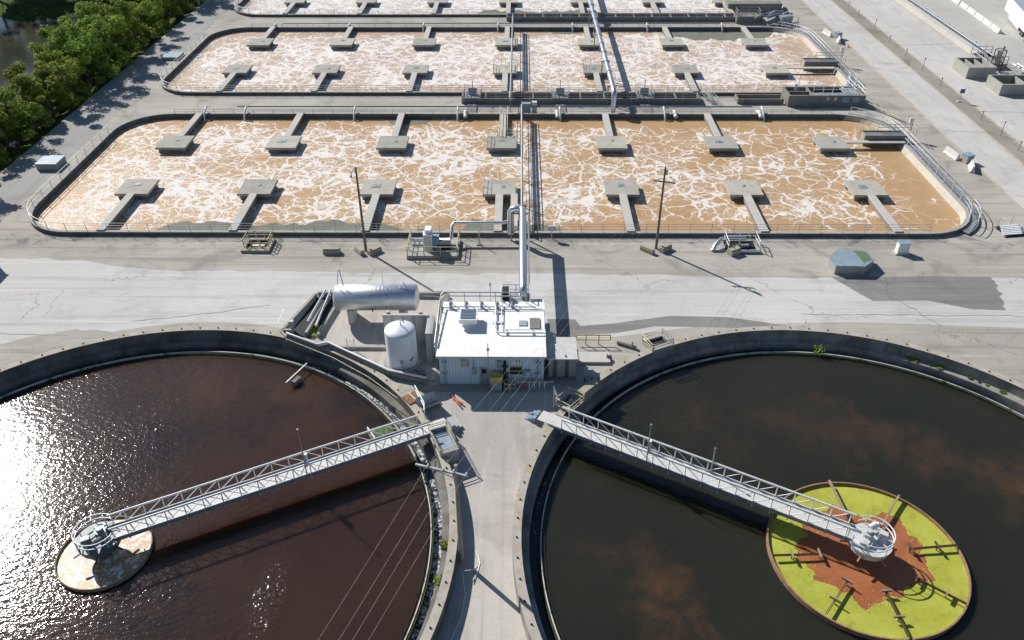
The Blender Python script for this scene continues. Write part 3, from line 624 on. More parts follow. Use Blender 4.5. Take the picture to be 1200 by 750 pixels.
# ------------------------------------------------------------------ aeration basins
def basin(x0, x1, y0, y1, r, label, foam, zt=.44, t=.42):
    th = thing('aeration_basin', label, 'basin', ((x0 + x1) / 2, y0, 0))
    o = rrect(x0, x1, y0, y1, r); i = rrect(x0 + t, x1 - t, y0 + t, y1 - t, r - t); n = len(o)
    v = [(*p, z) for p, z in [(p, -.3) for p in o] + [(p, zt) for p in o] + [(p, zt) for p in i] + [(p, -.8) for p in i]]
    m = MB(); m.add(v, [(k * n + a, k * n + (a + 1) % n, (k + 1) * n + (a + 1) % n, (k + 1) * n + a) for k in range(3) for a in range(n)]); part('wall', m, 'basin', th)
    ce = rrect(x0 - .03, x1 + .03, y0 - .03, y1 + .03, r); ci = rrect(x0 + t + .03, x1 - t - .03, y0 + t + .03, y1 - t - .03, r - t)
    m = MB(); v = [(*p, z) for q, z in ((ce, zt + .005), (ce, zt + .09), (ci, zt + .09), (ci, zt + .005)) for p in q]
    m.add(v, [(k * n + a, k * n + (a + 1) % n, (k + 1) * n + (a + 1) % n, (k + 1) * n + a) for k in range(3) for a in range(n)]); part('coping', m, 'conc', th)
    # sloping lining at the right end
    m = MB(); e = rrect(x0 + t, x1 - t - .02, y0 + t, y1 - t, r - t); e2 = rrect(x0 + t, x1 - t - .6, y0 + t, y1 - t - .05, r - t - .25)
    sel = [a for a in range(n) if e[a][0] > x1 - r * .8]
    m.add([(*e[a], zt - .02) for a in sel] + [(*e2[a], -.36) for a in sel], [(k, k + 1, len(sel) + k + 1, len(sel) + k) for k in range(len(sel) - 1)]); part('lining', m, 'basin_in', th)
    m = MB(); m.sheet(rrect(x0 + t - .1, x1 - t + .1, y0 + t - .1, y1 - t + .1, r - t), -.3); struct('water', m, foam)
    return th
basin(*B1, 'nearest long aeration basin of frothy orange brown water', 'foam1')
basin(*B2, 'middle long aeration basin of frothy pinkish water', 'foam2')
basin(*B3, 'farthest aeration basin of white froth cut by the photo top', 'foam3')
def railing(pts, z0, label, mat='galv', h=1.1, rails=(.4, .75, 1.1), step=2.6, rad=.028, name='guard_railing'):
    th = thing(name, label, 'railing', (*pts[0], z0))
    P3 = [Vector((x, y, 0)) for x, y in pts]; cum = [0]
    for a, b in zip(P3, P3[1:]): cum.append(cum[-1] + (b - a).length)
    m = MB()
    for rz in rails: m.path([(p.x, p.y, z0 + rz) for p in P3], rad, 6)
    part('rail', m, mat, th)
    first = None; n = max(1, round(cum[-1] / step))
    for k in range(n + 1):
        s = cum[-1] * k / n; i = max(j for j in range(len(cum) - 1) if cum[j] <= s + 1e-6); u = (s - cum[i]) / (cum[i + 1] - cum[i]); q = P3[i].lerp(P3[i + 1], u)
        if first is None:
            m = MB(); m.tube((pts[0][0], pts[0][1], z0 - .02), (pts[0][0], pts[0][1], z0 + h), rad * 1.25, 6); first = part('post', m, mat, th)
        else: like(first, th, (q.x - pts[0][0], q.y - pts[0][1], 0))
    return th
def carc(cx, cy, r, a0, a1, n=10): return [(cx + r * cos(R(a0 + (a1 - a0) * k / n)), cy + r * sin(R(a0 + (a1 - a0) * k / n))) for k in range(n + 1)]
for B, nm in ((B1, 'nearest'), (B2, 'middle')):
    x0, x1, y0, y1, r = B
    railing([(x0 + r, y0 + .2), (-2.2, y0 + .2)], .53, 'thin grey railing on the left half of the %s basin front wall' % nm)
    railing([(2.2, y0 + .2), (x1 - r, y0 + .2)], .53, 'thin grey railing on the right half of the %s basin front wall' % nm)
    if nm == 'nearest' or nm == 'middle':
        railing([(x0 + r, y0 + .2)] + carc(x0 + r, y0 + r, r - .2, 268, 180, 12) + [(x0 + .2, y1 - r - 1)], .53, 'white curved railing round the left end of the %s basin' % nm, 'rail_w', rad=.04, rails=(.55, 1.1))
        railing(carc(x1 - r, y1 - r, r + 1.0, 68, 0, 10) + [(x1 + 1.0, y0 + r)] + carc(x1 - r, y0 + r, r + 1.0, 0, -50, 8), .28, 'white outer walkway railing round the right end of the %s basin' % nm, 'rail_w', rad=.04, rails=(.55, 1.1))
        railing(carc(x1 - r, y1 - r, r - .1, 60, 0, 10) + [(x1 - .1, y0 + r)] + carc(x1 - r, y0 + r, r - .1, 0, -50, 8), .53, 'white inner walkway railing round the right end of the %s basin' % nm, 'rail_w', rad=.035, rails=(.55, 1.1))
        m = MB(); outp = carc(x1 - r, y1 - r, r + 1.15, 70, 0, 10) + carc(x1 - r, y0 + r, r + 1.15, 0, -55, 8); inp = carc(x1 - r, y1 - r, r + .05, 70, 0, 10) + carc(x1 - r, y0 + r, r + .05, 0, -55, 8)
        m.prism(outp + inp[::-1], .2, .28); solo('walkway', m, 'galv_d', 'dark steel walkway along the right end of the %s basin' % nm, 'walkway', (x1, y0, 0))
        railing([(x0 + r, y1 - .2), (x1 - r, y1 - .2)], .53, 'thin railing along the back wall of the %s basin' % nm, 'galv_d', .6, (.3, .6), 3.2)
railing([(-57, 183.2), (50, 183.2)], .53, 'thin railing on the front wall of the farthest basin', 'galv_d', .9, (.45, .9), 3.2)
railing([(-64.5, 198)] + carc(-57.2, 190.5, 7.3, 180, 250, 8), .53, 'white curved railing at the left corner of the farthest basin', 'rail_w', rad=.05)

# platforms
PX = [-51.8 + 16.36 * k for k in range(7)]
ROWS = [(99.05, 'near row of the nearest basin', -1, 87.0), (113.95, 'back row of the nearest basin', 1, 125.85),
        (146.8, 'near row of the middle basin', -1, 135.25), (163.0, 'back row of the middle basin', 1, 173.85), (194.3, 'near row of the farthest basin', -1, 183.05)]
HW, HD, ZT = 2.22, 2.2, .7
def plat_proto(sgn, reach):
    th = thing('aerator_platform', 'x', 'platform', (0, 0, 0))
    m = MB(); m.prism([(-HW, -HD), (HW, -HD), (HW, HD), (-HW, HD)], ZT - .34, ZT); part('slab', m, 'slab', th)
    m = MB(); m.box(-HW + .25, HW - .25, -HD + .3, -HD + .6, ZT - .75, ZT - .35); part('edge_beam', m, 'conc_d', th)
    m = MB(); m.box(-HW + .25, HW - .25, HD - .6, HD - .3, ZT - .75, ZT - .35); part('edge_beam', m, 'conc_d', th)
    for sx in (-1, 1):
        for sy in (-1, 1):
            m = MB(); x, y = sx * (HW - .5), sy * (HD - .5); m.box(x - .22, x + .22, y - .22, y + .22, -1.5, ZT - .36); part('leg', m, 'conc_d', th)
    m = MB(); m.tube((0, 0, -.8), (0, 0, ZT - .36), .3, 12); part('aerator_shaft', m, 'mech', th)
    m = MB(); m.box(-.45, .4, .2, .95, ZT + .004, ZT + .06); h = part('hatch_plate', m, 'lid', th)
    m = MB(); m.box(-.1, .15, .5, .65, ZT + .062, ZT + .12); part('handle', m, 'galv', h)
    if reach:
        y0, y1 = sorted((sgn * (HD - .12), sgn * reach)); m = MB(); m.box(-.5, .5, y0, y1, ZT - .14, ZT + .012); part('walkway', m, 'walk', th)
        m = MB(); y0, y1 = sorted((sgn * (HD + .02), sgn * reach)); m.box(-.44, .44, y0, y1, ZT - .75, ZT - .145); part('walkway_beam', m, 'conc_d', th)
    return th
AD = {0: 'closest to the left end', 1: 'second from the left', 2: 'third from the left', 3: 'by the pipe rack', 4: 'third from the right', 5: 'second from the right', 6: 'closest to the right end'}
for ri, (y, rn, sg, yw) in enumerate(ROWS):
    proto = plat_proto(sg, abs(yw - y) - .15); rows_side = None
    for k in range(7):
        lab = 'square concrete aerator platform %s, %s' % (AD[k], rn)
        if k == 0: proto.location = (PX[0], y, 0); proto['label'] = lab; proto['group'] = 'aerator platforms'; o = proto
        elif k == 6 and ri in (1, 2):
            # reached from the right end by a long thin footbridge
            if rows_side is None: rows_side = plat_proto(sg, 0)
            o = rows_side; o.location = (PX[k], y, 0); o['label'] = 'square concrete aerator platform bridged from the right wall, ' + rn; o['group'] = 'aerator platforms'
            m = MB(); m.box(PX[k] + HW - .05, 57.4, y - .15 if ri == 1 else y + .2, y + .75 if ri == 1 else y + 1.1, ZT - .14, ZT + .01); ORG[o.name] = Vector((PX[k], y, 0)); part('walkway', m, 'walk', o)
        else: o = copy_tree(proto, (PX[k], y, 0), 0, lab, 'aerator platforms')
        ORG[o.name] = Vector((PX[k], y, 0))
        for ch in kids(o):
            if ch.name.startswith('hatch_plate'): v_ = (k * 7 + ri * 3) % 4; ch.location = ((0, 0, 0), (.5, -.3, 0), (-.3, -.5, 0), (.2, .1, 0))[v_]; ch.scale = ((1, 1, 1), (.6, .8, 1), (1.4, 1.2, 1), (.45, .6, 1))[v_]
        if (k == 3 and ri in (0, 2)) or (k == 3 and ri == 1) or (k == 4 and ri in (2,)) :
            fl = MB(); x = PX[k]
            cs = [(x - HW + .1, y - HD + .1), (x - HW + .1, y + HD - .1), (x + HW - .1, y + HD - .1), (x + HW - .1, y - HD + .1)]
            for z in (.55, 1.1): fl.path([(*c, ZT + z) for c in cs], .03, 6)
            for c in cs + [((cs[0][0] + cs[1][0]) / 2, (cs[0][1] + cs[1][1]) / 2), ((cs[1][0] + cs[2][0]) / 2, cs[1][1]), ((cs[1][0] * 2 + cs[2][0]) / 3, cs[1][1])]: fl.tube((*c, ZT - .02), (*c, ZT + 1.1), .035, 6)
            part('railing', fl, 'cream' if ri < 2 else 'galv_d', o)

# scum rafts against walls
random.seed(5)
def raft(x0, x1, ya, depth, sgn, n=44):
    m = MB(); base = [(x0 + (x1 - x0) * k / n, ya) for k in range(n + 1)]; ph = [random.uniform(0, 6) for _ in range(4)]
    top = []
    for k in range(n + 1):
        u = k / n; env = min(1, 9 * u, 7 * (1 - u)) ** .7; x = x0 + (x1 - x0) * u
        top.append((x, ya + sgn * max(.05, env * depth * (.86 + .12 * sin(x * .35 + ph[0]) + .1 * sin(x * .9 + ph[1]) + .06 * sin(x * 2.3 + ph[2]) + random.uniform(-.05, .05)))))
    m.add([(*p, -.27) for p in base + top], [(k, k + 1, n + 2 + k, n + 1 + k) for k in range(n)]); struct('scum', m, 'scum', 'stuff')
raft(-47, -12.0, 87.3, 3.9, 1); raft(-7.6, 5.9, 87.3, 4.4, 1); raft(-13.5, -6.5, 87.3, 2.0, 1)
raft(-21.4, -14.2, 125.5, 3.0, -1); raft(29, 53, 173.5, 6.5, -1); raft(13, 33, 135.6, 2.6, 1); raft(-12, 22, 183.4, 6, 1); raft(6, 14, 173.5, 2.0, -1)

# ------------------------------------------------------------------ pipe rack and blue header pipe
def rack(x, y0, y1, z0, label, mat):
    th = thing('pipe_rack', label, 'pipe rack', (x, y0, 0))
    m = MB()
    for z, r in ((z0, .05), (z0 + .35, .04), (z0 + 1.75, .06)): m.tube((x, y0, z), (x, y1, z), r, 6)
    part('rail', m, mat, th)
    m = MB(); m.beam((x, y0, z0 + .75), (x, y1, z0 + .75), .3, .22); part('cable_tray', m, mat, th)
    m = MB(); m.tube((x, y0, z0 + 1.25), (x, y1, z0 + 1.25), .14, 8); part('pipe', m, 'galv', th)
    for k in range(6):
        y = y0 + (y1 - y0) * k / 5; m = MB(); m.beam((x, y, -.5), (x, y, z0 + 1.75), .12, .12); part('post', m, mat, th)
    return th
rack(.25, 88.0, 125.6, .75, 'narrow steel pipe rack crossing the nearest basin beside the middle platforms', 'galv_d')
rack(-1.6, 127, 174, 1.4, 'narrow steel pipe rack crossing the middle basin at its centre', 'galv_d')
th = thing('header_pipe', 'long blue grey header pipe behind the nearest basin with white drop pipes', 'pipe', (-47, 125.8, 0))
m = MB(); m.tube((-46, 126.9, 1.2), (37.5, 126.9, 1.2), .12, 8); part('pipe', m, 'pipe_b', th)
for k, x in enumerate([-51.0, -44.5, -26.8, -10.1, 6.4, 23.2, 39.0]):
    m = MB(); m.path([(x, 126.9, 1.15), (x, 126.4, 1.2), (x + .03, 125.4, .85), (x + .05, 124.7, .25), (x + .05, 124.5, -.4)], .15, 8); part('drop_pipe', m, 'pipe_w', th)
for k, x in enumerate([-8.8, 6.0, 25.0, 38.6]):
    m = MB(); m.path([(x - .1, 127, .3), (x - .05, 126.3, .6), (x, 125.6, .6), (x, 124.9, .2)], .33, 10); solo('outfall_pipe', m, 'pipe_w', 'stubby white outfall pipe over the nearest basin back wall, %s from the left' % ORD[k], 'pipe', (x, 124.6, 0), 'stubby outfall pipes')
th = thing('header_pipe', 'thin header pipe behind the middle basin with white drop pipes', 'pipe', (-50, 173.6, 0))
m = MB(); m.tube((-50, 174.6, 1.0), (42, 174.6, 1.0), .08, 8); part('pipe', m, 'pipe_b', th)
for k in range(7):
    x = -51.5 + 15.6 * k; m = MB(); m.path([(x, 174.6, .2), (x, 174.5, 1.0), (x, 173.6, .8), (x, 172.9, .2), (x, 172.8, -.4)], .16, 8); part('drop_pipe', m, 'pipe_w', th)
# channels between the basins
def trough(x0, x1, y0, y1, z1, label, cross=8, mat='conc_d', t=.22, name='channel'):
    th = thing(name, label, 'channel', (x0, y0, 0))
    m = MB(); m.box(x0, x1, y0, y0 + t, -.2, z1); m.box(x0, x1, y1 - t, y1, -.2, z1); m.box(x0, x0 + t, y0 + t, y1 - t, -.2, z1); m.box(x1 - t, x1, y0 + t, y1 - t, -.2, z1)
    for k in range(1, cross): x = x0 + (x1 - x0) * k / cross; m.box(x - .1, x + .1, y0 + t, y1 - t, z1 - .3, z1 - .002)
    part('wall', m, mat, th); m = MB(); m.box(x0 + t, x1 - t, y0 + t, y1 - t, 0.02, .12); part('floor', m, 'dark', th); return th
trough(-9.8, 30, 131.2, 134.2, .95, 'long open dark channel between the nearest and middle basins', 10)
railing([(-9.7, 131.0), (29.8, 131.0)], .5, 'railing along the channel between nearest and middle basins', 'galv', 1.3, (.5, .9, 1.3), 2.8, .04)
trough(-3, 52, 179.4, 182.2, .95, 'long open dark channel in front of the farthest basin', 14)
railing([(-3, 179.2), (46, 179.2)], .5, 'railing along the channel in front of the farthest basin', 'galv', 1.3, (.5, .9, 1.3), 2.8, .04)
def gate_stand(x, y, label):
    th = thing('sluice_gate', label, 'gate', (x, y, 0))
    m = MB()
    for sx in (-1.4, 1.4):
        m = MB()
        for zz in (.7, 1.4): m.tube((x + sx, y - 1.6, .9 + zz), (x + sx, y + 1.6, .9 + zz), .05, 6)
        for yy in (-1.6, 0, 1.6): m.tube((x + sx, y + yy, .4), (x + sx, y + yy, 2.3), .05, 6)
        part('railing', m, 'galv', th)
    m = MB(); m.box(x - 1.3, x + 1.3, y - 1.6, y + 1.6, .96, 1.04); part('deck', m, 'galv_d', th)
    m = MB(); m.box(x - .7, x + .7, y - .1, y + .1, .9, 2.2); m.tube((x, y, 1.6), (x, y, 3.6), .07, 6); part('gate_frame', m, 'mech', th)
gate_stand(-8.0, 132.8, 'steel sluice gate at the left end of the open channel'); gate_stand(6.7, 132.8, 'steel sluice gate in the middle of the open channel')
gate_stand(20.8, 132.8, 'bright railed sluice gate right of the big pipe')
for k, (x, l) in enumerate(((-8.0, 'left'), (6.7, 'middle'), (20.8, 'right'))):
    m = MB(); m.box(x - .8, x + .8, 126.1, 131.0, .1, .22); solo('cable_trench_cover', m, 'conc_d', 'dark plank crossing the strip below the %s sluice gate' % l, 'cover', (x, 127, 0))
m = MB()
for s in (-.45, .45):
    m.beam((31.0 + s, 134.2, 1.0), (32.4 + s, 130.9, .1), .08, .2)
    for zz in (.6, 1.1): m.tube((31.0 + s, 134.2, 1.0 + zz), (32.4 + s, 130.9, .1 + zz), .045, 6)
    for u in (0, .5, 1): m.tube((31.0 + 1.4 * u + s, 134.2 - 3.3 * u, 1 - .9 * u), (31.0 + 1.4 * u + s, 134.2 - 3.3 * u, 2.1 - .9 * u), .045, 6)
for k in range(6): u = (k + .5) / 6; m.box(31.0 + 1.4 * u - .45, 31.0 + 1.4 * u + .45, 134.2 - 3.3 * u - .12, 134.2 - 3.3 * u + .12, 1 - .9 * u - .02, 1.02 - .9 * u)
solo('stair', m, 'galv', 'short steel stair at the right end of the open channel', 'stair', (31.5, 132.6, 0))
th = thing('junction_box', 'grey electrical box on the strip beside the pipe rack', 'box', (1.2, 127.2, 0))
m = MB(); m.box(.2, 1.7, 126.8, 127.6, .2, 1.7); part('body', m, 'mech', th); m = MB(); m.box(1.9, 2.7, 126.9, 127.6, .2, 1.9); part('transformer', m, 'pipe_w', th)

# ------------------------------------------------------------------ big jacketed air pipes
th = thing('air_pipe', 'big silver air pipe bridging the road from basin to white building', 'pipe', (.36, 86, 0))
m = MB(); m.path([(-1.1, 86.3, .8), (-1.1, 86.3, 3.7), (-.9, 86.3, 4.1), (-.5, 86.3, 4.2), (-.05, 86.25, 4.2), (.3, 86.1, 4.2), (.36, 85.6, 4.2), (.36, 77, 4.2), (.36, 69.4, 4.2), (.36, 68.9, 4.1), (.36, 68.7, 3.6)], .42, 18); part('pipe', m, 'alu', th)
m = MB(); m.beam((1.0, 86, 3.95), (1.0, 68.6, 3.95), .18, .7); part('girder', m, 'galv_d', th)
m = MB()
for x in (-1.0, 1.1):
    m.beam((x, 85.9, .0), (x, 85.9, 3.8), .18, .18)
m.beam((-1.0, 85.9, 3.75), (1.2, 85.9, 3.75), .16, .16); m.beam((-1, 85.9, 1), (1.1, 85.9, 2.8), .08, .08); part('support', m, 'galv_d', th)
m = MB(); m.path([(-13.2, 84.4, .9), (-8.4, 84.5, .9), (-8.2, 84.6, 1.2), (-8.2, 85.9, 2.0), (-7.9, 86.2, 2.3), (-2.0, 86.25, 2.3), (-1.2, 86.3, 2.5)], .22, 12); part('branch_pipe', m, 'alu', th)
th = thing('air_pipe', 'long silver pipe slanting across the middle and farthest basins', 'pipe', (15.1, 126, 0))
m = MB(); m.path([(14.9, 230, 3.6), (15.1, 128.2, 3.6), (15.1, 127.4, 3.4), (15.1, 127.0, 2.8), (15.1, 126.9, .1)], .42, 16); part('pipe', m, 'alu', th)
m = MB(); m.tube((15.0, 205, 3.6), (15.05, 178, 3.6), .56, 16); part('sleeve', m, 'alu', th)
for k in range(12):
    y = 136 + k * 5.2; m = MB(); m.tube((15.08, y, 3.6), (15.08, y + .25, 3.6), .5, 16); part('flange', m, 'galv_d', th)
for y in (131, 143.5, 161, 176):
    m = MB(); m.beam((14.5, y, -.5), (14.5, y, 3.2), .2, .2); m.beam((15.7, y, -.5), (15.7, y, 3.2), .2, .2); m.beam((14.3, y, 3.1), (15.9, y, 3.1), .18, .2); part('support', m, 'galv_d', th)
for k in range(8):
    y = 139 + k * 4.4; m = MB(); m.beam((14.2, y, 3.15), (14.6, y + 1.8, 4.3), .06, .06); part('handhold', m, 'galv', th)
th = thing('cable_walk', 'cream railed footway left of the pipe rack in nearest basin', 'walkway', (-3, 118, 0))
m = MB(); m.box(-1.2, -.3, 88, 96.8, .75, .87); part('deck', m, 'walk', th)
m = MB()
for x in (-3.15, -1.95):
    m = MB(); m.tube((x, 116.3, 1.8), (x, 125.5, 1.8), .05, 6); m.tube((x, 116.3, 1.25), (x, 125.5, 1.25), .04, 6)
    for y in (116.3, 121, 125.4): m.tube((x, y, .7), (x, y, 1.8), .05, 6)
    part('railing', m, 'cream', th)

# ------------------------------------------------------------------ power poles, wires
def power_pole(x, y, h, label, cross):
    th = thing('power_pole', label, 'power pole', (x, y, 0))
    m = MB(); m.tube((x, y, -.3), (x, y, h), .17, 10, .11); part('pole', m, 'wood', th)
    if cross:
        m = MB(); m.beam((x - 1.15, y + .25, h - 1.75), (x + 1.3, y - .25, h - 1.85), .12, .14); part('crossarm', m, 'wood', th)
        for s in (-1.05, -.5, .6, 1.15):
            m = MB(); m.tube((x + s, y - .2 * s, h - 1.75), (x + s, y - .2 * s, h - 1.5), .06, 8); part('insulator', m, 'pipe_w', th)
        m = MB(); m.tube((x + .2, y, h - .9), (x + .2, y, h - .3), .14, 10); part('fuse', m, 'mech', th)
        m = MB(); m.tube((x, y, h), (x - .05, y, h + .35), .03, 6); part('lightning_rod', m, 'galv', th)
    else:
        m = MB(); m.path([(x, y, h - .15), (x - .5, y - .3, h - .5), (x - .55, y - .35, h - .9)], .05, 6); part('lamp_arm', m, 'galv_d', th)
        m = MB(); m.tube((x - .55, y - .35, h - 1.1), (x - .55, y - .35, h - .85), .12, 8); part('lamp_head', m, 'galv_d', th)
power_pole(-18.4, 83.4, 10.9, 'plain leaning wooden pole with one small lamp at its top', False)
power_pole(16.35, 84.1, 10.6, 'wooden power pole with a crossarm by the nearest basin', True)
def block(cx, cy, a, lx, ly, h, label, mat='cream_block'):
    m = MB(); m.obox(cx, cy, a, lx, ly, 0, h * .75)
    m.obox(cx, cy, a, lx * .96, ly * .72, h * .75 + .002, h); solo('concrete_block', m, mat, label, 'block', (cx, cy, 0), 'concrete blocks')
M_['cream_block'] = concrete('block_concrete', (.36, .32, .24), (.42, .38, .29), (.2, .17, .12), .6)
block(-22.4, 82.9, .0, 2.0, .7, .7, 'lone weathered concrete block left of the plain wooden pole')
block(-19.1, 83.0, -.9, 1.5, .6, .6, 'concrete block on the left of the plain wooden pole'); block(-17.3, 83.0, .75, 1.7, .6, .6, 'concrete block on the right of the plain wooden pole')
block(15.2, 83.4, -.75, 1.8, .6, .6, 'concrete block on the left of the crossarm pole'); block(17.4, 83.7, .75, 1.7, .65, .65, 'concrete block on the right of the crossarm pole')
block(25.4, 82.9, .5, 1.4, .8, .8, 'small weathered concrete block leaning at the pump pit corner')
th = thing('power_pole', 'weathered power pole with long side arm standing against the left tank wall', 'power pole', (-4.37, 39.47, -1.15))
m = MB(); m.tube((-4.37, 39.47, -1.3), (-4.37, 39.47, 9.2), .21, 10, .13); part('pole', m, 'wood_g', th)
m = MB(); m.beam((-7.2, 39.8, 8.9), (-3.5, 38.7, 8.9), .13, .16); m.beam((-6.0, 39.45, 8.85), (-4.4, 39.4, 7.9), .06, .06); part('crossarm', m, 'galv', th)
AT = [(-6.3, 39.55), (-5.2, 39.2), (-4.5, 39.0), (-3.6, 38.73)]
for p_ in AT: m = MB(); m.tube((*p_, 8.95), (*p_, 9.2), .06, 8); part('insulator', m, 'pipe_w', th)
A2 = [(15.3, 84.3), (15.85, 84.2), (16.95, 84.0), (17.5, 83.9)]; OFF = [(-25.6, -10), (-24.6, -10), (-23.8, -10), (-23.2, -10)]
def sag(a, b, d, n=18): return [a.lerp(b, u / n) - Vector((0, 0, d * 4 * (u / n) * (1 - u / n))) for u in range(n + 1)]
for k in range(4):
    m = MB(); a = Vector((*OFF[k], 9)); b = Vector((*AT[k], 9.2)); c = Vector((*A2[k], 9.1)); m.path(sag(a, b, .9) + sag(b, c, .9)[1:], .0062, 5)
    solo('overhead_wire', m, 'wire', 'thin pale overhead wire crossing the red tank, %s of four from the left' % ORD[k], 'wire', (*AT[k], 9.2), 'overhead wires')

# ------------------------------------------------------------------ yard items near the basin front
def fence_box(x0, x1, y0, y1, z, h, mat, th, name='railing', posts=3, sides='fblr'):
    m = MB(); segs = {'f': ((x0, y0), (x1, y0)), 'b': ((x0, y1), (x1, y1)), 'l': ((x0, y0), (x0, y1)), 'r': ((x1, y0), (x1, y1))}
    for s in sides:
        (ax, ay), (bx, by) = segs[s]
        for zz in (.5, 1.0): m.tube((ax, ay, z + h * zz), (bx, by, z + h * zz), .05, 6)
        for k in range(posts + 1): u = k / posts; m.tube((ax + (bx - ax) * u, ay + (by - ay) * u, z - .02), (ax + (bx - ax) * u, ay + (by - ay) * u, z + h), .055, 6)
    return part(name, m, mat, th)
th = thing('valve_pit', 'small open pit with cream railing by the nearest basin front', 'pit', (-31.6, 84.3, 0))
m = MB(); t_ = .35
for b in ((-33.3, -29.9, 82.9, 83.6), (-33.3, -29.9, 85.6, 85.95), (-33.3, -32.9, 83.6, 85.6), (-30.3, -29.9, 83.6, 85.6)): m.box(*b, -.1, .32)
part('curb', m, 'cream_block', th); m = MB(); m.box(-32.9, -30.3, 83.6, 85.6, .02, .05); part('floor', m, 'dark', th)
m = MB(); m.box(-32.2, -30.7, 83.9, 84.2, .1, .4); m.tube((-31.4, 84.1, .3), (-31.9, 84.9, 2.9), .04, 6); part('valve', m, 'pipe_w', th)
fence_box(-33.1, -30.1, 83.8, 85.8, .32, 1.0, 'cream', th)
th = thing('equipment_pad', 'raised concrete equipment pad with cream railing left of the silver pipe', 'pad', (-10.2, 83.7, 0))
m = MB(); m.box(-13.3, -7.25, 81.6, 85.9, -.1, .42); part('slab', m, 'conc', th); fence_box(-13.2, -7.35, 81.7, 85.8, .42, 1.15, 'cream', th, posts=3, sides='flr')
m = MB(); m.box(-13.3, -7.25, 81.45, 81.595, -.1, .3); part('skirt', m, 'conc_d', th)
th = thing('electrical_cabinet', 'tall white electrical cabinet standing on the railed equipment pad', 'cabinet', (-10.9, 83.5, .42))
m = MB(); m.box(-11.4, -10.35, 82.9, 83.9, .42, 2.5); part('body', m, 'white', th)
m = MB(); m.box(-11.2, -10.45, 83.2, 84.3, 2.505, 2.95); part('fan_hood', m, 'white', th); m = MB(); m.box(-10.34, -9.6, 83.2, 84.2, .42, 1.9); part('side_unit', m, 'blue', th)
m = MB(); m.box(-11.3, -10.45, 82.865, 82.897, .7, 2.3); part('door', m, 'roof_g', th)
th = thing('blower', 'dark blower machine at the right of the equipment pad', 'machine', (-8.7, 83.8, .42))
m = MB(); m.obox(-9.0, 83.4, 0, 1.6, .9, .42, .9); part('base', m, 'dark', th); m = MB(); m.tube((-9.6, 83.6, 1.1), (-8.2, 83.6, 1.1), .4, 14); part('housing', m, 'mech', th)
m = MB(); m.obox(-9.7, 82.6, .2, .3, .3, .42, 1.0); part('valve_cap', m, 'orange', th)
th = thing('pipe_stand', 'slim cream post holding the pipe right of the pad', 'post', (-4.9, 84.8, 0))
m = MB(); m.tube((-4.9, 84.9, 0), (-4.9, 84.9, 2.1), .06, 8); part('post', m, 'cream', th); m = MB(); m.box(-5.2, -4.6, 84.7, 85.1, 0, .1); part('foot', m, 'conc_d', th)
th = thing('pump_pit', 'open pump pit with silver pipes and white railings by the basin', 'pit', (26.4, 84.4, 0))
m = MB(); m.box(24.7, 28.6, 83.2, 83.5, -.1, .25); m.box(24.7, 28.6, 85.6, 85.9, -.1, .25); m.box(28.3, 28.6, 83.5, 85.6, -.1, .25); part('curb', m, 'conc', th)
m = MB(); m.box(24.7, 28.3, 83.5, 85.6, .02, .05); part('floor', m, 'dark', th)
m = MB(); m.path([(23.0, 83.5, .05), (23.4, 84.0, .6), (24.2, 84.9, .85), (25.0, 85.1, .9), (27.2, 85.1, .9)], .26, 12); part('inlet_pipe', m, 'alu', th)
m = MB(); m.tube((24.9, 83.1, .25), (28.6, 83.1, .25), .16, 10); part('front_pipe', m, 'alu', th)
m = MB(); m.tube((25.2, 84.3, .2), (27.4, 84.3, .35), .2, 10); m.tube((26.3, 84.3, .3), (26.3, 84.3, 1.2), .1, 8); part('pump', m, 'mech', th)
fence_box(24.8, 28.5, 83.4, 85.8, .25, 1.15, 'rail_w', th, posts=2, sides='blr'); 
m = MB(); m.tube((28.0, 86.0, .3), (27.2, 86.6, 3.0), .05, 6); part('stay_rod', m, 'white', th)
th = thing('gate_control', 'small grey control box on a post at the basin front wall', 'box', (3.9, 86.5, 0))
m = MB(); m.tube((3.9, 86.4, 0), (3.9, 86.4, 1.2), .06, 8); part('post', m, 'cream', th); m = MB(); m.box(3.45, 4.35, 86.25, 86.55, 1.2, 1.75); part('body', m, 'mech', th); m = MB(); m.box(3.65, 4.15, 86.235, 86.248, 1.38, 1.6); part('label_plate', m, 'white', th)
th = thing('vault', 'low six sided concrete vault with blue steel lid near the road', 'vault', (38, 79.3, 0))
oc = [(35.9, 78.5), (39.1, 78.4), (40.6, 79.8), (40.4, 81.8), (37.2, 82.0), (35.7, 80.3)]
m = MB(); m.prism(oc, -.1, 1.05); part('wall', m, 'conc', th)
cxy = (sum(p[0] for p in oc) / 6, sum(p[1] for p in oc) / 6); m = MB(); m.prism([(cxy[0] + (p[0] - cxy[0]) * 1.03, cxy[1] + (p[1] - cxy[1]) * 1.03) for p in oc], 1.06, 1.16); part('lid', m, 'lid', th)
m = MB(); m.sheet([(39.2, 79.0), (40.4, 79.9), (40.25, 81.6), (38.9, 81.8)], 1.166); part('lid_patch', m, 'mossylid', th)
th = thing('utility_cabinet', 'white utility cabinet on a plinth right of the hexagonal vault', 'cabinet', (45.3, 83.1, 0))
m = MB(); m.box(44.45, 46.0, 82.7, 83.7, -.05, .18); part('plinth', m, 'conc_l', th); m = MB(); m.box(44.65, 45.95, 82.85, 83.6, .18, 1.4); part('body', m, 'white', th); m = MB(); m.box(44.6, 46.0, 82.8, 83.65, 1.402, 1.46); part('lid', m, 'blue', th)
th = thing('steel_rack', 'low striped steel frame lying right of the nearest basin', 'rack', (60.8, 88.3, 0))
m = MB()
